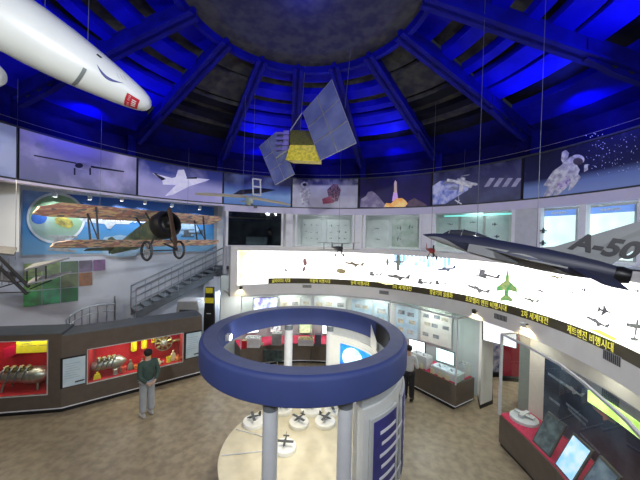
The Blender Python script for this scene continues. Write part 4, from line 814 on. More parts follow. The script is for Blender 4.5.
# panel 8 astronaut
sx = [(553, 171), (561, 165.5), (566, 160), (571, 156.5), (573, 158), (574, 163), (577, 165), (580, 170), (578, 174), (581, 177), (572, 189), (568, 191), (570, 184), (565, 189), (556, 197), (553, 196), (556, 189), (550, 197), (543, 197), (548, 186), (543, 186), (549, 177)]
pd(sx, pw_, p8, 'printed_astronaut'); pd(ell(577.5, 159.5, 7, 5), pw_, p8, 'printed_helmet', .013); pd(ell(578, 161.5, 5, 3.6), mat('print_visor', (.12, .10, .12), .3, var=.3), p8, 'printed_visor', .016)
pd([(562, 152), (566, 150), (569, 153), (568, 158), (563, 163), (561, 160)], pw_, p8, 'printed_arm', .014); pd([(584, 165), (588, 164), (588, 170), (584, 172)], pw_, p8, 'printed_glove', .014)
pd([(557, 182), (566, 176), (571, 180), (566, 187), (558, 190)], mat('print_suit_pack', (.22, .14, .45), .5, c2=(.6, .55, .7), scale=14, emit=.2), p8, 'printed_pack', .016)
st_ = MB(); rnd = random.Random(3)
for i in range(110):
    u, v = 585+rnd.random()*58, 133+rnd.random()*42; s = .25+.4*rnd.random()
    if v > 178-(u-585)*.15: continue
    st_.quad(*[PC(a, c, C1, R1-.01) for a, c in ((u-s, v), (u, v-s), (u+s, v), (u, v+s))])
st_.build('printed_stars', mat('print_star', (.45, .5, .85), .5, emit=.35, var=.05), p8, kind='stuff')
# thin cable above the panels
b = MB().path([cp(C1, R1-.12, R_(a), ZP1+.13) for a in range(-110, 112, 3)], .0045, 5)
tag(b.build('guide_cable', mat('cable_pale', (.26, .25, .32), .5, var=.1)), 'thin steel cable running round the hall above the picture panels', 'cable')
# ---------------------------------------------------------------- gallery exhibits behind the windows
def gal(u0, u1, v0, v1, m, label, marks=0, mk=None, R=None, cat='board', frame=None): return poster('gallery_panel', label, cat, C1, R or R1+1.45, u0, u1, v0, v1, m, frame, 'exhibits behind the gallery windows', marks, mk, .62)
gal(229, 283, 219, 246, mat('dark_room', (.03, .035, .05), .4, c2=(.10, .12, .125), scale=2.5, emit=.18), 'dark backdrop behind the left gallery window', 0)  # faint glow added to backdrop and counter to lift the dark window
gal(246, 273, 237, 246, mat('counter_glow', (.30, .37, .40), .4, c2=(.18, .22, .24), scale=3, emit=.35), 'pale counter glimpsed in the dark left gallery window', 0, R=R1+1.2)
gal(302, 321, 219, 245, mat('gal_pale', (.36, .38, .38), .5, var=.12, scale=3), 'pale gallery panel with dark aircraft silhouettes, left one', 9); gal(327, 350, 219, 245, MATS['gal_pale'], 'pale gallery panel with dark aircraft silhouettes, right one', 9)
gal(367, 389, 219, 247, mat('gal_grey', (.33, .35, .35), .5, var=.15, scale=3), 'plain grey gallery panel behind the shuttle picture window', 2); gal(392, 418, 219, 247, mat('gal_green', (.24, .26, .25), .5, c2=(.16, .20, .17), scale=4), 'greenish gallery panel left of the jet nose', 3)
teal = mat('teal_light', (.25, .85, .75), .5, emit=.8, var=.05)
for u0, u1, lab in ((438, 458, 'left'), (461, 483, 'middle'), (486, 509, 'right')):
    o = gal(u0, u1, 213, 247, mat('gal_silver', (.34, .40, .39), .5, var=.12, scale=4), 'silver gallery panel with teal light strip, %s of three' % lab, 2, R=R1+.9)
gp = thing('light_strip', 'teal glowing strip light over the silver gallery panels', 'lamp', cp(C1, R1+.7, AZ(473, C1, R1), 5.66))
MB().arc(C1, R1+.65, R1+.75, AZ(437, C1, R1), AZ(510, C1, R1), 5.64, 5.68, 12).build('tube', teal, gp)
scrlit = mat('lit_poster', (.70, .92, .88), .5, emit=.85, c2=(.9, 1, .95), scale=3); hdr = mat('lit_header_blue', (.22, .38, .85), .5, emit=.5, var=.05)
for u0, u1, lab in ((541, 577, 'bright lit poster with blue header left above the jet body'), (586, 636, 'bright lit poster with blue header behind the jet fin')):
    t0, t1 = AZ(u0, C1, R1+.3), AZ(u1, C1, R1+.3); o = thing('lit_poster', lab, 'light box', cp(C1, R1+.32, (t0+t1)/2, 4.5), 'lit posters behind the right gallery windows')
    MB().arc(C1, R1+.30, R1+.36, t0, t1, 4.5, 5.66, 8).build('frame', lgrey, o); MB().arc(C1, R1+.285, R1+.30, t0+.006, t1-.006, 4.53, 5.50, 8).build('print', scrlit, o); MB().arc(C1, R1+.285, R1+.30, t0+.006, t1-.006, 5.50, 5.64, 8).build('header', hdr, o)
    k = MB()
    for i in range(6): a = t0+(t1-t0)*(.3+.07*i); k.arc(C1, R1+.28, R1+.285, a, a+(t1-t0)*.05, 5.55, 5.60, 1)
    k.build('header_marks', white, o)
# ---------------------------------------------------------------- hanging aircraft
def frame_of(p_tail, p_nose, roll=0, upv=(0, 0, 1)):
    x = (p_nose-p_tail).normalized(); y = V(upv).cross(x).normalized(); z = x.cross(y); m = Matrix((x, y, z)).transposed()
    return m @ Matrix.Rotation(roll, 3, 'X')
def oval(x, w, zb, zt, n=16, p=1.0):
    r = []
    for i in range(n):
        a = 2*pi*i/n; c, s = cos(a), sin(a); r.append(V((x, w*(abs(c)**p)*(1 if c > 0 else -1), (zb+zt)/2+(zt-zb)/2*(abs(s)**p)*(1 if s > 0 else -1))))
    return r
def wing(b, rl, rc_, tl, tc_, th, mi=0):      # root leading edge point, root chord, tip le, tip chord (chord along -x)
    rl, tl = V(rl), V(tl); d = V((-1, 0, 0))
    def sec(p, c, t): return [p, p+d*c*.35+V((0, 0, t/2)), p+d*c, p+d*c*.35-V((0, 0, t/2))]
    b.loft([sec(rl, rc_, th), sec(tl, tc_, th*.5)], mi); return b
def cables(o, pts, top=None):
    for p in pts:
        w = M[o] @ V(p); r = sqrt((w.x-C1[0])**2+(w.y-C1[1])**2); zt = (zr(r)-.02 if r < R1 else ZP0-.03) if top is None else top
        MB().tube(w, V((w.x+.02, w.y, zt)), .004, n=5).build('cable', cablem, o)
# --- the A-50 jet
T0, N0 = PD(614, 273.5, 3.45), PD(423, 234.5, 5.05); Lj = (N0-T0).length
jet = thing('jet_model', 'hanging dark blue and grey jet model marked A-50', 'aircraft model', T0, rot=frame_of(T0, N0, R_(4)))
jtop = mat('jet_dark_navy', (.022, .026, .05), .45, var=.2, scale=3); jbot = mat('jet_grey', (.24, .25, .25), .5, var=.08, scale=3)
def jm(name):
    m = bpy.data.materials.new(name); m.use_nodes = True; nt = m.node_tree; bs = nt.nodes['Principled BSDF']; bs.inputs['Roughness'].default_value = .5
    tc = nt.nodes.new('ShaderNodeTexCoord'); sp = nt.nodes.new('ShaderNodeSeparateXYZ'); nt.links.new(tc.outputs['Object'], sp.inputs[0])
    sn = nt.nodes.new('ShaderNodeMath'); sn.operation = 'MULTIPLY'; sn.inputs[1].default_value = 5.2; nt.links.new(sp.outputs[0], sn.inputs[0])
    s2 = nt.nodes.new('ShaderNodeMath'); s2.operation = 'SINE'; nt.links.new(sn.outputs[0], s2.inputs[0])
    s3 = nt.nodes.new('ShaderNodeMath'); s3.operation = 'MULTIPLY_ADD'; s3.inputs[1].default_value = .07; s3.inputs[2].default_value = .06; nt.links.new(s2.outputs[0], s3.inputs[0])
    ad = nt.nodes.new('ShaderNodeMath'); ad.operation = 'ADD'; nt.links.new(sp.outputs[2], ad.inputs[0]); nt.links.new(s3.outputs[0], ad.inputs[1])
    gt = nt.nodes.new('ShaderNodeMath'); gt.operation = 'GREATER_THAN'; gt.inputs[1].default_value = .0; nt.links.new(ad.outputs[0], gt.inputs[0])
    mx = nt.nodes.new('ShaderNodeMix'); mx.data_type = 'RGBA'; nt.links.new(gt.outputs[0], mx.inputs[0]); mx.inputs[6].default_value = (.27, .28, .27, 1); mx.inputs[7].default_value = (.024, .028, .052, 1)
    nt.links.new(mx.outputs[2], bs.inputs['Base Color']); return m
k = Lj/2.45
secs = [(2.45, .004, -.005, .005), (2.3, .05, -.05, .05), (2.1, .085, -.085, .085), (1.9, .11, -.11, .13), (1.6, .13, -.15, .15), (1.3, .19, -.17, .15), (1.0, .21, -.17, .15), (.7, .19, -.165, .15), (.4, .16, -.15, .14), (.15, .125, -.12, .12), (.0, .105, -.10, .10)]
b = MB().loft([oval(x*k, w*k, zb*k, zt*k, 18, .85) for x, w, zb, zt in secs]); b.build('fuselage', jm('jet_two_tone'), jet, smooth=True, local=True)
b = MB().loft([oval(x*k, w*k, zb*k, zt*k, 14) for x, w, zb, zt in ((2.12, .02, .06, .08), (2.0, .062, .06, .17), (1.8, .075, .08, .215), (1.6, .072, .08, .205), (1.4, .04, .08, .16), (1.3, .01, .1, .14))]); cn = b.build('canopy', mat('canopy_smoke', (.05, .055, .06), .1, var=.2, spec=.8), jet, smooth=True, local=True)
for x, w, zt in ((2.0, .064, .174), (1.8, .077, .219), (1.6, .074, .209)): MB().path([V((x*k, w*k*cos(a), .1*k+(zt*k-.1*k)*sin(a))) for a in [pi*i/10 for i in range(11)]], .008).build('canopy_frame', jbot, cn, local=True)
for s in (-1, 1):
    wing(MB(), (1.32*k, s*.17*k, -.03*k), .85*k, (.78*k, s*.80*k, -.05*k), .22*k, .05*k).build('wing', jbot, jet, local=True, label='grey wing')
    wing(MB(), (1.85*k, s*.10*k, .0), .7*k, (1.3*k, s*.24*k, -.02*k), .3*k, .03*k).build('leading_edge_extension', jtop, jet, local=True)
    wing(MB(), (.45*k, s*.13*k, -.03*k), .42*k, (.10*k, s*.52*k, -.15*k), .22*k, .03*k).build('tailplane', jtop, jet, local=True, label='dark navy tailplane')
    MB().loft([[V((x*k, s*(yc+dy*wd)*k, (-.06+dz*hh)*k)) for dy, dz in ((-1, -1), (1, -1), (1, 1), (-1, 1))] for x, yc, wd, hh in ((1.62, .165, .045, .06), (1.3, .165, .05, .075), (.95, .14, .05, .08))]).build('air_intake', jbot, jet, local=True)
    MB().tube(V((.74*k, s*.8*k, -.05*k)), V((.42*k, s*.8*k, -.05*k)), .012*k).build('wingtip_rail', jbot, jet, local=True)
fin = MB().loft([[V((x*k, y*k, z*k)) for x, y in ((xl, 0), ((xl+xt)/2, .012), (xt, 0), ((xl+xt)/2, -.012))] for z, xl, xt in ((.10, .92, .04), (.20, .62, -.02), (.66, -.06, -.34))]); fin.build('tail_fin', mat('fin_grey', (.20, .215, .22), .5, var=.08, scale=4), jet, local=True, label='grey tail fin marked A-50')
inv = M[jet]; lx = (inv.to_3x3() @ V((-1, 0, 0))); uz = inv.to_3x3() @ V((0, 0, 1))
MB().lathe([(.098*k, .0), (.105*k, -.06*k), (.085*k, -.14*k), (.07*k, -.14*k), (.08*k, -.02*k)], V((0, 0, 0)), V((1, 0, 0)), 20).build('nozzle', mat('nozzle_black', (.015, .015, .017), .4, .5, var=.3), jet, smooth=True, local=True)
tp = inv @ V((.17*k, .022*k, .30*k)); o = textobj('A-50', .30*k, tp, lx, uz, mat('jet_letters', (.015, .016, .022), .5, var=.1), jet, 'lettering', .001, shear=.25, bold=.011*k)
cables(jet, [(1.6*k, 0, .2*k), (.8*k, .1*k, .13*k)])
# --- rocket top left with flag marks
N1 = PD(151, 107, 3.9); T1 = PD(-40, -9, 3.1); ax = (N1-T1).normalized()
rk = thing('rocket_model', 'big white rocket model with red marked nose at the upper left', 'rocket model', T1, rot=frame_of(T1, N1))
Lr = (N1-T1).length; wr = mat('rocket_white', (.62, .64, .58), .35, var=.05, scale=3, spec=.5)
RPF = [(Lr, .004), (Lr-.008, .035), (Lr-.03, .075), (Lr-.07, .108), (Lr-.14, .14), (Lr-.25, .172), (Lr-.38, .202), (Lr-.57, .240), (Lr-.78, .278), (Lr-1.0, .312), (Lr-1.3, .342), (.3, .355), (0, .35)][::-1]
MB().lathe([(r, x) for x, r in RPF], V((0, 0, 0)), V((1, 0, 0)), 40).build('body', wr, rk, smooth=True, local=True)
def rad_at(x):
    for (a, ra), (c, rb) in zip(RPF, RPF[1:]):
        if a <= x <= c: return ra+(rb-ra)*(x-a)/(c-a)
    return .02
toc = M[rk].inverted() @ CAM; tha = atan2(toc.z, toc.y)
def hull_patch(fn, m, name, nu=14, nv=6):
    b = MB()
    for i in range(nu):
        for j in range(nv):
            q = []
            for a, c in ((i/nu, j/nv), ((i+1)/nu, j/nv), ((i+1)/nu, (j+1)/nv), (i/nu, (j+1)/nv)):
                x, th = fn(a, c); r = rad_at(x)+.004; q.append(V((x, r*cos(tha+th), r*sin(tha+th))))
            b.quad(*q)
    return b.build(name, m, rk, local=True)
redm = mat('rocket_red', (.42, .015, .03), .4, var=.1); bluem = mat('rocket_blue', (.04, .05, .20), .4, var=.1); blk = mat('rocket_mark_grey', (.16, .18, .17), .5, var=.1)
SG = 1
hull_patch(lambda a, c: (Lr-.25+.14*c, SG*(.0+1.15*a)), redm, 'red_band'); hull_patch(lambda a, c: (Lr-.225+.022*c, SG*(.0+1.15*a)), wr, 'white_stripe', 10, 2)
tl = MB()
def hp(x, th): r = rad_at(x)+.008; return V((x, r*cos(tha+SG*th), r*sin(tha+SG*th)))
for i in range(4):
    t_ = .25+i*.17; tl.quad(hp(Lr-.18, t_), hp(Lr-.135, t_), hp(Lr-.135, t_+.09), hp(Lr-.18, t_+.09))
tl.build('white_marks', wr, rk, local=True, kind='stuff')
hull_patch(lambda a, c: (Lr-.62+.30*a, SG*(-.42+.30*sin(pi*a)+(.16*c-.08)*sin(pi*a))), bluem, 'blue_swoosh')
hull_patch(lambda a, c: (Lr-.80+.035*c+.10*sin(pi*a*.5), SG*(1.25-1.2*a)), blk, 'dark_arc')
for dx, t_ in ((-.36, -.62), (-.33, -.72), (-.39, -.52)): hull_patch(lambda a, c, dx=dx, t_=t_: (Lr+dx+.015*c-.05*a, SG*(t_-.16*a+.03*c)), blk, 'black_bars', 3, 2)
hull_patch(lambda a, c: (Lr-.68+.05*a, SG*(-.95+.12*c)), black, 'black_mark', 3, 2)
cables(rk, [(.6, 0, .34), (Lr-.9, 0, .29)])
# second rocket nose at left edge
N2 = PD(2, 77, 3.5); T2 = PD(-160, 30, 3.2); o = thing('rocket_model', 'rounded white rocket nose just showing at the left edge', 'rocket model', T2, rot=frame_of(T2, N2)); L2 = (N2-T2).length
MB().lathe([(.17, 0), (.19, .05), (.19, L2-.25), (.16, L2-.1), (.10, L2-.02), (.01, L2)], V((0, 0, 0)), V((1, 0, 0)), 24).build('body', wr, o, smooth=True, local=True); MB().lathe([(.193, L2-.5), (.193, L2-.45)], V((0, 0, 0)), V((1, 0, 0)), 24).build('band', lgrey, o, local=True); cables(o, [(L2*.5, 0, .2)])
# --- satellite
SC = PD(303, 146, 6.4); sat = thing('satellite_model', 'hanging gold foil satellite with two blue solar wings', 'satellite model', SC)
foil = mat('gold_foil', (.80, .66, .05), .35, .35, c2=(.50, .42, .03), scale=22, bump=.6, emit=.10)
foil2 = mat('gold_foil_dark', (.36, .34, .05), .35, .4, c2=(.2, .2, .03), scale=22, bump=.6)
q = lambda u, v, d: PD(u, v, d)
f_ = [q(285.5, 160, 6.1), q(321.5, 161.5, 6.1), q(318, 145.5, 6.15), q(290, 145, 6.15)]; t_ = [q(290, 130, 6.7), q(309, 132, 6.7)]
bk = [f_[0]+V((.1, .65, .1)), f_[1]+V((.0, .65, .1)), q(313, 131, 6.8), q(290, 130, 6.8)]
MB().hexa([f_[0], f_[1], bk[1], bk[0]], [f_[3], f_[2], bk[2], bk[3]]).build('foil_body', [foil], sat)
MB().quad(*[p+V((0, -.006, .004)) for p in (f_[3], f_[2], bk[2], bk[3])]).build('top_foil', foil2, sat, 'dull olive gold top foil')
sol = mat('solar_cell_blue', (.15, .18, .30), .25, .3, c2=(.24, .28, .38), scale=2.5, spec=.8); sfr = mat('solar_frame', (.45, .45, .40), .4, .5, var=.1)
def solar(c00, c10, c11, c01, nu, nv, lab):
    o = MB().hexa([p+V((0, .03, .0)) for p in (c00, c10, c11, c01)], [c00, c10, c11, c01]).build('solar_wing', sfr, sat, lab)
    n_ = (c10-c00).cross(c01-c00).normalized(); n_ = n_ if n_.dot(CAM-c00) > 0 else -n_
    for i in range(nu):
        for j in range(nv):
            g = .03; P = []
            for a, c in ((i+g, j+g), (i+1-g, j+g), (i+1-g, j+1-g), (i+g, j+1-g)):
                a /= nu; c /= nv; P.append(c00*(1-a)*(1-c)+c10*a*(1-c)+c11*a*c+c01*(1-a)*c+n_*.006)
            MB().quad(*P).build('solar_cell', sol, o)
    return o
solar(q(302.7, 112.5, 6.5), q(332, 79, 6.1), q(356.6, 143, 5.6), q(320, 160.5, 6.0), 2, 3, 'large right solar wing')
solar(q(259, 146.5, 6.9), q(276.5, 131.5, 6.7), q(294.8, 174, 6.2), q(275, 185, 6.4), 2, 3, 'smaller left solar wing')
eq = mat('satellite_violet_box', (.16, .13, .42), .4, var=.2); bx = MB()
c0 = q(284, 140, 6.55)
for i in range(4): bx.box(c0+V((-.02, .0, .12-.12*i)), (.28, .2, .05)).tube(c0+V((-.18, -.1, .12-.12*i)), c0+V((-.02, -.1, .12-.12*i)), .02)
bx.box(c0+V((.05, .05, -.05)), (.12, .2, .5)); bx.build('instrument_rack', eq, sat)
b = MB().tube(q(288, 150, 6.4), q(276, 158, 6.5), .02).tube(q(316, 145, 6.4), q(322, 135, 6.2), .02).path([q(290, 131, 6.6), q(302, 113, 6.5)], .012); b.build('wing_arm', sfr, sat)
for p in (q(345, 108, 5.95), q(300, 132, 6.6)):
    r = sqrt((p.x-C1[0])**2+(p.y-C1[1])**2); MB().tube(p, V((p.x+.1, p.y-.1, zr(r))), .006, n=5).build('cable', cablem, sat)
# --- lozenge biplane
bc = PD(151.5, 231.5, 8.05); hdg = V((.86, -.50, .0)).normalized(); wd_ = V((.5, .86, 0))
bm_ = Matrix((hdg, V((0, 0, 1)).cross(hdg), V((0, 0, 1)))).transposed() @ Matrix.Rotation(R_(-17), 3, 'Y')
bp = thing('biplane_model', 'hanging biplane with lozenge pattern wings and black round nose', 'aircraft model', bc, rot=bm_)
loz = mat('lozenge_cloth', (.58, .32, .28), .7, c2=(.85, .70, .40), scale=11, emit=.10, ttype='VORONOI')  # faint glow stands in for light on the wing undersides
nt = loz.node_tree; vr = [n for n in nt.nodes if n.type == 'TEX_VORONOI'][0]; rp = [n for n in nt.nodes if n.type == 'VALTORGB'][0]
rp.color_ramp.interpolation = 'CONSTANT'; e = rp.color_ramp.elements; e[0].position = 0; e[1].position = .52; x_ = e.new(.40); x_.color = (.26, .26, .28, 1); x_ = e.new(.64); x_.color = (.80, .56, .45, 1)
mp = nt.nodes.new('ShaderNodeMapping'); tcn = [n for n in nt.nodes if n.type == 'TEX_COORD'][0]; nt.links.new(tcn.outputs['Object'], mp.inputs[0]); nt.links.new(mp.outputs[0], vr.inputs['Vector']); mp.inputs['Scale'].default_value = (.9, .75, .3)
green = mat('fuselage_green', (.10, .15, .11), .6, c2=(.22, .25, .14), scale=5); ply = mat('strut_dark', (.05, .05, .05), .5, var=.2)
def bwing(z, x0, ch, hs, m, name):
    b = MB()
    def sec(y, c, x): return [V((x, y, z)), V((x-c*.3, y, z+.05)), V((x-c, y, z+.0)), V((x-c*.4, y, z-.015))]
    b.loft([sec(-hs, ch*.55, x0-ch*.35), sec(-hs+.25, ch, x0), sec(0, ch, x0), sec(hs-.25, ch, x0), sec(hs, ch*.55, x0-ch*.35)]); return b.build(name, m, bp, local=True)
bwing(.42, .55, .95, 2.35, loz, 'upper_wing'); bwing(-.36, .42, .72, 2.15, loz, 'lower_wing')
MB().loft([oval(x, w, zb, zt, 14) for x, w, zb, zt in ((.55, .30, -.30, .28), (.2, .33, -.34, .30), (-.5, .28, -.30, .26), (-1.5, .16, -.19, .17), (-2.35, .04, -.07, .10))]).build('fuselage', green, bp, smooth=True, local=True)
MB().lathe([(.33, .50), (.37, .56), (.37, .82), (.32, .90), (.27, .90), (.25, .70)], V((0, 0, -.02)), V((1, 0, 0)), 24).build('engine_cowl', black, bp, smooth=True, local=True, label='black round engine cowl')
MB().lathe([(.24, .68), (.24, .72), (.12, .80), (.08, .92), (.01, .96)], V((0, 0, -.02)), V((1, 0, 0)), 16).build('engine', mat('engine_dark', (.07, .07, .06), .4, .5, var=.4), bp, local=True)
MB().loft([[V((.97+dx, dy*w, z)) for dx, dy in ((-.015, -1), (.015, -.6), (.015, 1), (-.015, .6))] for z, w in ((-.72, .02), (-.55, .065), (-.2, .055), (-.02, .05), (.16, .055), (.3, .06), (.38, .02))]).build('propeller', mat('propeller_wood', (.10, .06, .035), .4, var=.3), bp, local=True)
MB().loft([[V((x, y, z)) for x, y in ((-1.9, .0), (-2.15, .012), (-2.55, 0), (-2.15, -.012))] for z in (-.02, .25)]+[[V((x, y, .48)) for x, y in ((-2.2, 0), (-2.3, .01), (-2.5, 0), (-2.3, -.01))]]).build('tail_fin', green, bp, local=True)
b = MB(); wing(b, (-1.85, .02, .06), .55, (-2.05, .75, .06), .3, .03); wing(b, (-1.85, -.02, .06), .55, (-2.05, -.75, .06), .3, .03); b.build('tailplane', green, bp, local=True)
for y in (-1.45, 1.45):
    MB().tube(V((.35, y, -.35)), V((.45, y, .42)), .022).tube(V((-.05, y, -.35)), V((.0, y, .42)), .022).tube(V((.35, y, -.35)), V((.0, y, .42)), .015).build('wing_strut', ply, bp, local=True)
for y in (-.3, .3):
    for x in (.37, -.1): MB().tube(V((x, y*.7, .2)), V((x, y, .42)), .022).build('wing_strut', ply, bp, local=True)
for s in (-1, 1):
    MB().tube(V((.45, s*.2, -.28)), V((.42, s*.42, -.66)), .025).tube(V((.0, s*.2, -.3)), V((.42, s*.42, -.66)), .025).build('landing_strut', ply, bp, local=True)
    w_ = MB().lathe([(.215, -.025), (.25, -.03), (.27, 0), (.25, .03), (.215, .025), (.215, -.025)], V((.42, s*.45, -.66)), V((0, 1, 0)), 28, caps=False).build('wheel', dgrey, bp, smooth=True, local=True)
    sp = MB().lathe([(.05, -.05), (.05, .05)], V((.42, s*.45, -.66)), V((0, 1, 0)), 10)
    for i in range(10): a = 2*pi*i/10; sp.tube(V((.42, s*.45, -.66)), V((.42+.2*cos(a), s*.45, -.66+.2*sin(a))), .007, n=5)
    sp.build('spokes', grey, w_, local=True)
MB().tube(V((.42, -.5, -.66)), V((.42, .5, -.66)), .02).build('axle', ply, bp, local=True)
cables(bp, [(.0, -1.2, .45), (.0, 1.2, .45)])
# --- cream winged light plane
GC = PD(249, 199.5, 7.0); wl, wr_ = PD(195, 194, 6.6), PD(290.5, 205, 7.3)
gl = thing('ultralight_model', 'cream winged ultralight model with open frame below the satellite', 'aircraft model', GC); cream = mat('cream_wing', (.62, .56, .40), .6, var=.1, scale=6)
dW = (wr_-wl).normalized(); fw = V((dW.y, -dW.x, 0)).normalized()
def ws_(p, c, t): return [p+fw*c*.35, p+V((0, 0, t)), p-fw*c*.65, p-V((0, 0, t*.5))]
mid = (wl+wr_)/2+V((0, 0, .07))
MB().loft([ws_(wl, .12, .03), ws_(wl+(mid-wl)*.2, .22, .05), ws_(mid, .26, .05), ws_(wr_+(mid-wr_)*.2, .22, .045), ws_(wr_, .10, .02)]).build('wing', cream, gl)
MB().loft([[GC+fw*x+dW*w*cos(a)+V((0, 0, -.03+h*sin(a))) for a in [2*pi*i/10 for i in range(10)]] for x, w, h in ((.40, .02, .02), (.25, .09, .1), (0, .1, .12), (-.3, .05, .06), (-.7, .02, .02))]).build('pod', mat('pod_green', (.32, .42, .34), .5, c2=(.55, .58, .5), scale=8), gl, smooth=True)
fc = PD(257, 195, 6.9); b = MB()
for x in (-.09, .09): b.tube(fc+dW*x, fc+dW*x+V((-.02, 0, .38)), .018)
for z in (0, .2, .38): b.tube(fc-dW*.1+V((0, 0, z)), fc+dW*.1+V((0, 0, z)), .018)
b.build('frame', lgrey, gl); MB().box(GC-fw*.65+V((0, 0, .02)), (.35, .12, .015), atan2(dW.y, dW.x)).build('tailplane', cream, gl)
MB().tube(GC+fw*.2+V((0, 0, -.1)), GC+fw*.2+V((.12, 0, -.19)), .012).box(GC+fw*.2+V((.14, 0, -.2)), (.08, .03, .05)).build('landing_gear', dgrey, gl)
cables(gl, [(-.15, 0, .05), (.08, 0, .08)])
# --- space station model
SS = PD(470, 187, 8.6); ss = thing('space_station_model', 'hanging white space station model before the earth picture', 'spacecraft model', SS)
def sq(u, v, d=8.6): return PD(u, v, d)
sw = mat('station_white', (.85, .85, .92), .45, c2=(.5, .5, .6), scale=10, emit=.12)  # faint glow added so the station looks brighter
MB().tube(sq(447, 180), sq(508, 189, 8.3), .04, n=6).build('truss', sw, ss)
for a, c, r in (((457, 181), (478, 187), .085), ((478, 186), (492, 186), .07), ((461, 192), (463, 178), .07), ((468, 184), (476, 192), .06), ((486, 188), (501, 191), .06), ((480, 191), (494, 194), .05)): MB().tube(sq(*a), sq(*c), r, n=12).build('module', sw, ss, smooth=True)
MB().tube(sq(478, 186), sq(478.5, 168.5), .035, .02, n=6).build('mast', sw, ss)
arr = mat('station_array', (.42, .42, .55), .4, .1, c2=(.22, .22, .34), scale=8, emit=.08)
for a, c in (((462, 176), (473, 174.5)), ((482, 175), (493, 173.5)), ((490, 181), (502, 183)), ((492, 193), (506, 195.5)), ((446, 181), (456, 181)), ((452, 187), (461, 188))):
    p0, p1 = sq(*a), sq(*c); MB().hexa([p0, p1, p1+V((.05, .35, -.02)), p0+V((.05, .35, -.02))], [x+V((0, 0, .02)) for x in (p0, p1, p1+V((.05, .35, -.02)), p0+V((.05, .35, -.02)))]).build('solar_array', arr, ss)
MB().tube(sq(455, 200), sq(461.5, 204), .018).tube(sq(457.5, 203.5), sq(459.5, 200), .012).tube(sq(458.5, 202), sq(459, 190), .006).build('small_probe', sw, ss)
cables(ss, [(-.2, 0, .05), (.02, 0, .1), (.25, -.05, .5)])
# --- small planes over the light box
def small_plane(u, v, d, span, head, cf, cw, label, bi=False, tilt=0):
    p = PD(u, v, d); o = thing('small_plane_model', label, 'aircraft model', p, 'small hanging planes before the light box', rot=Matrix.Rotation(head, 3, 'Z')); s = span
    MB().loft([oval(x*s, w*s, zb*s, zt*s, 10) for x, w, zb, zt in ((.32, .02, -.02, .03), (.28, .05, -.05, .06), (.1, .055, -.06, .06), (-.2, .03, -.02, .04), (-.42, .008, .0, .03))]).build('fuselage', cf, o, smooth=True, local=True)
    for z in ((-.03, .12) if bi else (-.02,)):
        b = MB(); wing(b, (.2*s, 0, z*s), .16*s, (.18*s, .5*s, (z+.02)*s), .12*s, .02*s); wing(b, (.2*s, 0, z*s), .16*s, (.18*s, -.5*s, (z+.02)*s), .12*s, .02*s); b.build('wing', cw, o, local=True)
    b = MB(); wing(b, (-.3*s, 0, .02*s), .1*s, (-.34*s, .16*s, .02*s), .07*s, .01*s); wing(b, (-.3*s, 0, .02*s), .1*s, (-.34*s, -.16*s, .02*s), .07*s, .01*s); b.build('tailplane', cw, o, local=True)
    MB().loft([[V((x*s, y*s, z*s)) for x, y in ((xl, 0), (-.38, .005), (-.43, 0), (-.38, -.005))] for z, xl in ((.02, -.3), (.14, -.38))]).build('tail_fin', cf, o, local=True)
    MB().box((.335*s, 0, 0), (.01*s, .03*s, .24*s)).build('propeller', black, o, local=True)
    for q in (-1, 1):
        MB().tube(V((.17*s, q*.04*s, -.05*s)), V((.19*s, q*.09*s, -.14*s)), .008*s).build('landing_gear', dgrey, o, local=True)
        MB().lathe([(.035*s, -.01*s), (.035*s, .01*s)], V((.19*s, q*.09*s, -.14*s)), V((0, 1, 0)), 10).build('wheel', dgrey, o, local=True)
    if bi:
        for q in (-.35, .35): MB().tube(V((.13*s, q*s, -.02*s)), V((.13*s, q*s, .13*s)), .008*s).build('wing_strut', dgrey, o, local=True)
    cables(o, [(.1*s, 0, .06*s)])
    return o
small_plane(337, 248.5, 8.2, 1.25, R_(-75), mat('plane_dark', (.07, .07, .075), .5, var=.3), mat('plane_wing_pale', (.42, .42, .42), .5, var=.15), 'small dark biplane model hanging before the middle of the light box', True)
small_plane(430, 250.5, 7.2, 1.2, R_(-100), mat('plane_red', (.50, .04, .03), .5, var=.2), mat('plane_wing_white', (.66, .66, .64), .5, var=.1), 'small red plane model with white wings under the jet nose')
tp_ = PD(543, 243, 7.0); o = thing('hanging_charm', 'tiny twin model hanging on a thread above the jet body', 'aircraft model', tp_)
for z in (0, .3): MB().lathe([(.005, -.06), (.03, -.02), (.03, .03), (.005, .08)], tp_+V((0, 0, z)), n=8).box(tp_+V((0, 0, z)), (.16, .02, .03)).box(tp_+V((0, 0, z-.05)), (.08, .02, .02)).build('small_model', dgrey, o)
cables(o, [(0, 0, .05)])
# --- old flyer at the left edge
fo = PD(14, 275, 5.2); fy = thing('flyer_model', 'dark framed early flyer model hanging at the left edge', 'aircraft model', fo); dk = mat('spar_black', (.02, .02, .02), .5, var=.3); gw = mat('flyer_grey_cloth', (.30, .30, .30), .6, var=.15)
def fq(u, v, d=5.0): return PD(u, v, d)
for a, c in (((24, 271), (52, 264)), ((24, 286), (54, 279))):
    p0, p1 = fq(*a), fq(*c, 4.9); MB().hexa([p0, p1, p1+V((-.05, .4, .06)), p0+V((-.23, .4, .06))], [x+V((0, 0, .03)) for x in (p0, p1, p1+V((-.05, .4, .06)), p0+V((-.23, .4, .06)))]).build('elevator', gw, fy)
b = MB()
for a, c in (((-14, 244), (29, 287)), ((-10, 258), (27, 294)), ((27, 271), (27, 287)), ((36, 268), (36, 284)), ((46, 266), (46, 281)), ((-8, 293), (30, 292)), ((30, 289), (52, 280)), ((-2, 288), (22, 281))): MB().tube(fq(*a), fq(*c), .026 if c[0] < 30 and a[0] < -5 else .010, n=6).build('boom', dk, fy)
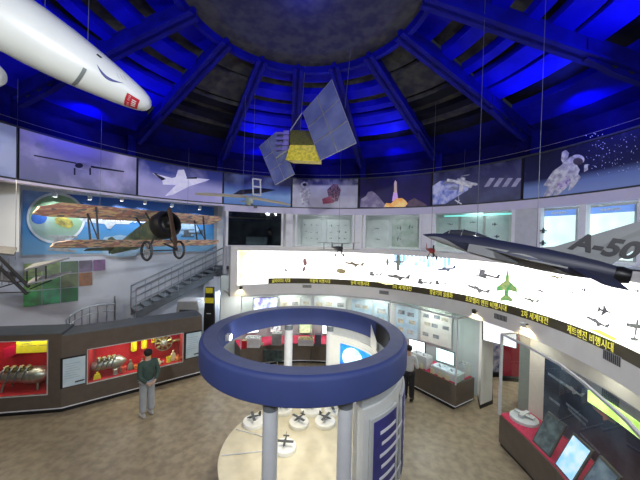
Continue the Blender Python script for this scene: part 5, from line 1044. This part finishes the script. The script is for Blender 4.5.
for v0, v1 in ((256, 262), (283, 290)):
    p0, p1 = fq(-60, v0-8, 5.4), fq(14, v0, 5.2); MB().hexa([p0, p1, p1+V((-.42, .45, .10)), p0+V((-.4, .45, .10))], [x+V((0, 0, .03)) for x in (p0, p1, p1+V((-.42, .45, .10)), p0+V((-.4, .45, .10)))]).build('main_wing', mat('flyer_dark_cloth', (.10, .10, .11), .6, var=.2), fy)
b = MB()
for u in (-20, -8, 2, 9): MB().tube(fq(u, 258, 5.25), fq(u, 285, 5.25), .009, n=5).build('wing_strut', gw, fy)
cables(fy, [(-.3, .3, .25)])
# ---------------------------------------------------------------- wall lamps under the light box
warm = mat('warm_lamp_glow', (1, .85, .5), .4, emit=8, var=.01)
for u, v, lab in ((474, 311.5, 'black spotlight with warm glow above the corner case'), (523, 324.5, 'warm spotlight above the hanging screen and right case'), (241, 287.5, 'small dark spotlight at the left end of the light box')):
    p = PC(u, v, C2, R2-.14); t = atan2(p.x-C2[0], p.y-C2[1]); nr = V((-sin(t), -cos(t), 0)); o = thing('wall_spotlight', lab, 'lamp', p, 'spotlights under the light box')
    MB().tube(p-nr*.13, p, .015).build('arm', black, o); MB().lathe([(.035, -.07), (.05, -.05), (.055, .05)], p, V((nr.x*.3, nr.y*.3, 1)), 14).build('housing', black if u != 523 else lgrey, o, smooth=True)
    MB().lathe([(.045, 0), (.045, .008)], p-V((0, 0, .08)), V((0, 0, 1)), 12).build('lens', warm, o)
    lamp('SPOT', 'warm_lamp', p-V((0, 0, .1)), 14 if u != 241 else 5, (1, .8, .45), p-nr*.4-V((0, 0, .8)), .03, 130)
# ---------------------------------------------------------------- people
def skin(name, verts, edges, m, parent, root=0, sub=2):
    me = bpy.data.meshes.new(name); me.from_pydata([tuple(v[0]) for v in verts], edges, []); me.materials.append(m)
    o = bpy.data.objects.new(name, me); COL.objects.link(o); o.parent = parent; M[o] = M[parent]
    md = o.modifiers.new('skin', 'SKIN'); md.use_smooth_shade = True
    for i, (p, r) in enumerate(verts):
        d = me.skin_vertices[0].data[i]; d.radius = r if isinstance(r, tuple) else (r, r); d.use_root = (i == root)
    s = o.modifiers.new('sub', 'SUBSURF'); s.levels = sub; s.render_levels = sub
    return o
def person(label, loc, heading, H, pose, top, bottom, shoe, hairc, skinm, lean=0, name='person'):
    o = thing(name, label, 'person', loc, rot=heading-pi/2); s = H/1.72
    def j(x, y, z): return V((x*s, y*s, z*s))
    arms = pose
    vb = [(j(0, 0, .95), (.13*s, .09*s)), (j(0, .0, 1.15), (.12*s, .085*s)), (j(0, 0, 1.35), (.14*s, .09*s)), (j(0, -.01, 1.46), .06*s), (j(0, .0, 1.53), .05*s), (j(0, .02, 1.585), (.068*s, .08*s)), (j(0, .02, 1.65), (.074*s, .09*s)), (j(0, .012, 1.70), (.05*s, .06*s))]
    eb = [(i, i+1) for i in range(7)]
    def add(vs, par, V_, E_):
        for v in vs: V_.append(v); E_.append((par, len(V_)-1)); par = len(V_)-1
        return par
    for sd in (-1, 1):
        add([(j(sd*.17, 0, 1.41), .05*s), (j(*arms[sd][0]), .037*s), (j(*arms[sd][1]), .026*s), (j(*arms[sd][2]), (.034*s, .018*s))], 2, vb, eb)
        add([(j(sd*.09, 0, .90), .075*s), (j(sd*.095, .02, .50), .05*s), (j(sd*.1, 0, .09), .035*s), (j(sd*.11, .12, .04), (.035*s, .025*s))], 0, vb, eb)
    skin('body', vb, eb, skinm, o)
    # face
    f = MB().lathe([(.001, -.02), (.012, 0), (.008, .03)], j(0, .115, 1.615), V((0, .3, 1)), 8)
    f.build('nose', skinm, o, local=True)
    for sd in (-1, 1):
        MB().lathe([(.002, -.01), (.011, 0), (.002, .01)], j(sd*.03, .098, 1.64), V((0, 1, 0)), 8).build('eye', black, o, local=True)
        MB().lathe([(.012, -.03), (.018, 0), (.008, .028)], j(sd*.08, .015, 1.62), V((0, .1, 1)), 8).build('ear', skinm, o, local=True)
        p0 = j(*arms[sd][2]); d = (p0-j(*arms[sd][1])).normalized(); side = d.cross(V((0, 1, 0))).normalized()
        vs = [(p0, .016*s)]; es = []
        for k, off in enumerate((-.026, -.009, .009, .026)):
            L = (.05, .06, .056, .045)[k]; add([(p0+side*off*s+d*.03*s, .009*s), (p0+side*off*s+d*(.03+L*.6)*s+V((0, .008, 0)), .008*s), (p0+side*off*s+d*(.03+L)*s+V((0, .02, 0)), .007*s)], 0, vs, es)
        add([(p0-side*.03*s*sd+d*.0*s, .010*s), (p0-side*.05*s*sd+d*.035*s, .008*s)], 0, vs, es)
        skin('hand', vs, es, skinm, o, sub=1)
    MB().box(j(0, .104, 1.575), (.045, .006, .008)).build('mouth', mat('lip', (.4, .16, .14), .5, var=.1), o, local=True)
    # clothes
    vj = [(j(0, -.005, .90), (.165*s, .125*s)), (j(0, 0, 1.08), (.175*s, .13*s)), (j(0, -.01, 1.25), (.185*s, .135*s)), (j(0, -.01, 1.38), (.17*s, .11*s)), (j(0, -.01, 1.47), .07*s)]; ej = [(0, 1), (1, 2), (2, 3), (3, 4)]
    for sd in (-1, 1):
        e_, w_, h_ = arms[sd]; add([(j(sd*.185, -.005, 1.40), .075*s), (j(*e_), .062*s), (j(*[a*.88+c*.12 for a, c in zip(w_, e_)]), .046*s)], 3, vj, ej)
    skin('top', vj, ej, top, o)
    vt = [(j(0, 0, .95), (.15*s, .11*s))]; et = []
    for sd in (-1, 1): add([(j(sd*.09, 0, .88), .108*s), (j(sd*.10, .015, .50), .092*s), (j(sd*.106, .0, .10), .082*s)], 0, vt, et)
    skin('trousers', vt, et, bottom, o)
    for sd in (-1, 1): MB().loft([[j(sd*.105+w*cos(a), y, .05+h*sin(a)) for a in [2*pi*i/10 for i in range(10)]] for y, w, h in ((-.09, .03, .035), (-.05, .048, .05), (.05, .05, .048), (.14, .045, .035), (.18, .02, .02))]).build('shoe', shoe, o, smooth=True, local=True)
    hv = [(j(0, -.045, 1.565), (.08*s, .05*s)), (j(0, -.02, 1.66), (.112*s, .105*s)), (j(0, -.005, 1.72), (.10*s, .10*s)), (j(0, .0, 1.755), (.05*s, .05*s))]
    skin('hair', hv, [(0, 1), (1, 2), (2, 3)], hairc, o)
    return o
skinm = mat('skin_tone', (.55, .36, .27), .6, var=.06)
mp_ = PZ(147, 415.5, 0); mp_.z = 0
back = {sd: ((sd*.235, -.08, 1.12), (sd*.09, -.19, .93), (sd*.0, -.20, .90)) for sd in (-1, 1)}
hm = atan2((-n2).y, (-n2).x)
person('standing man in dark green jacket and grey trousers with hands clasped behind him', mp_, hm+.35, 1.75, back, mat('jacket_green', (.05, .085, .07), .8, var=.2, scale=9), mat('trousers_grey', (.36, .38, .40), .8, var=.1, scale=8), mat('shoe_pale', (.45, .45, .44), .6, var=.1), mat('hair_black', (.012, .011, .01), .6, var=.3), skinm)
wp = PZ(408, 400, 0); wp.z = 0
fwd = {sd: ((sd*.26, .02, 1.13), (sd*.2, .17, 1.02), (sd*.17, .24, 1.0)) for sd in (-1, 1)}
person('person in a white shirt and black trousers facing the corner case', wp, R_(52), 1.64, fwd, mat('shirt_white', (.62, .62, .60), .8, var=.08, scale=8), mat('trousers_black', (.02, .02, .025), .8, var=.2), mat('shoe_black', (.015, .015, .015), .5, var=.2), MATS['hair_black'], skinm)
gp_ = PD(271, 250, 11.1); tg = AZ(270, C1, R1+.75); gp_ = cp(C1, R1+.75, tg, 3.45)
person('dark figure behind the left gallery window', gp_, R_(200), 1.68, {sd: ((sd*.25, .02, 1.13), (sd*.24, .1, .9), (sd*.24, .14, .84)) for sd in (-1, 1)}, mat('coat_dark', (.03, .04, .035), .8, var=.2), MATS['trousers_black'], MATS['shoe_black'], MATS['hair_black'], skinm)
# ---------------------------------------------------------------- lights
BLUE = (.02, .03, 1.0)
for k in range(-6, 7):
    t = B0+ST*(k+.5); p = cp(C1, 5.2, t, 7.45)
    lamp('SPOT', 'blue_uplight', p, 6 if k in dark_bays else (190 if k in (2, -4, -5, 3) else 105), BLUE, cp(C1, 4.1, t, zr(4.1)), .04, 125, .9)
    if k not in dark_bays: lamp('SPOT', 'blue_wash', cp(C1, 5.3, t, 7.5), (60 if k in (2, -4, -5, 3) else 22), BLUE, cp(C1, R1, t, 7.5), .04, 120, 1)
lamp('POINT', 'blue_centre', (C1[0], C1[1], 8.3), 22, BLUE, size=.05)
for u in (325, 392, 470, 560, 620):
    t = AZ(u, C1, R1); lamp('AREA', 'gallery_lamp', cp(C1, R1+.7, t, 5.9), 15, (.95, 1, 1), cp(C1, R1+1.0, t, 4), .8)
for u in (250, 290, 330, 372):
    t = AZ(u, C2, R2, 300); lamp('AREA', 'case_lamp', cp(C2, R2+.42, t, 2.62), 22, (1, .95, .85), cp(C2, R2+.5, t, 0), .7)
for p in (E0*.5+E1*.5+V((.35, .45, 2.6)),): lamp('AREA', 'case_lamp', p, 26, (.95, 1, .95), p-V((0, 0, 1)), .7)
lamp('AREA', 'corridor_lamp', (cw.x+.5, 9.6, 2.6), 75, (1, .97, .92), (cw.x+.5, 9.6, 0), 1.0)
for a in (62, 80, 98): lamp('AREA', 'right_case_lamp', cp(C2, R2+.0, R_(a), 2.6), 7, (.9, 1, .9), cp(C2, R2+.1, R_(a), 0), .4)
lamp('AREA', 'drum_lamp', (CR[0], CR[1], 2.9), 60, (1, .93, .75), (CR[0], CR[1], 0), 1.6)
lamp('AREA', 'stair_lamp', PD(217, 290, 11.6), 25, (.85, .92, 1), PD(217, 330, 11.2), .5)
# hall fill: unseen lamps added above and behind the camera
lamp('AREA', 'hall_fill', (-2.2, -.6, 6.6), 255, (.92, .95, 1), (-3.5, 7, 1.5), .25)
lamp('AREA', 'hall_fill', (1.8, -.6, 6.6), 185, (.95, .97, 1), (2.0, 7, 1.5), .25)
lamp('AREA', 'floor_lamp_left', (-6.3, 5.2, 5.7), 70, (1, .88, .62), (-5.6, 6.8, 0), 1.0)
w = bpy.data.worlds.new('hall_air'); sc.world = w; w.use_nodes = True; w.node_tree.nodes['Background'].inputs[0].default_value = (.10, .13, .22, 1); w.node_tree.nodes['Background'].inputs[1].default_value = .12
# ---------------------------------------------------------------- camera
cam = bpy.data.cameras.new('camera'); co = bpy.data.objects.new('camera', cam); COL.objects.link(co)
cam.sensor_width = 36; cam.lens = FPX/640*36; cam.clip_start = .05
r0, u0_, F0 = V((1, 0, 0)), V((0, sin(PIT), cos(PIT))), V((0, cos(PIT), -sin(PIT)))
Rr = r0*cos(ROLL)+u0_*sin(ROLL); Uu = u0_*cos(ROLL)-r0*sin(ROLL)
mx = Matrix((Rr, Uu, -F0)).transposed().to_4x4(); mx.translation = CAM; co.matrix_world = mx
sc.camera = co
sc.view_settings.view_transform = 'Standard'; sc.view_settings.look = 'None'; sc.view_settings.exposure = 0
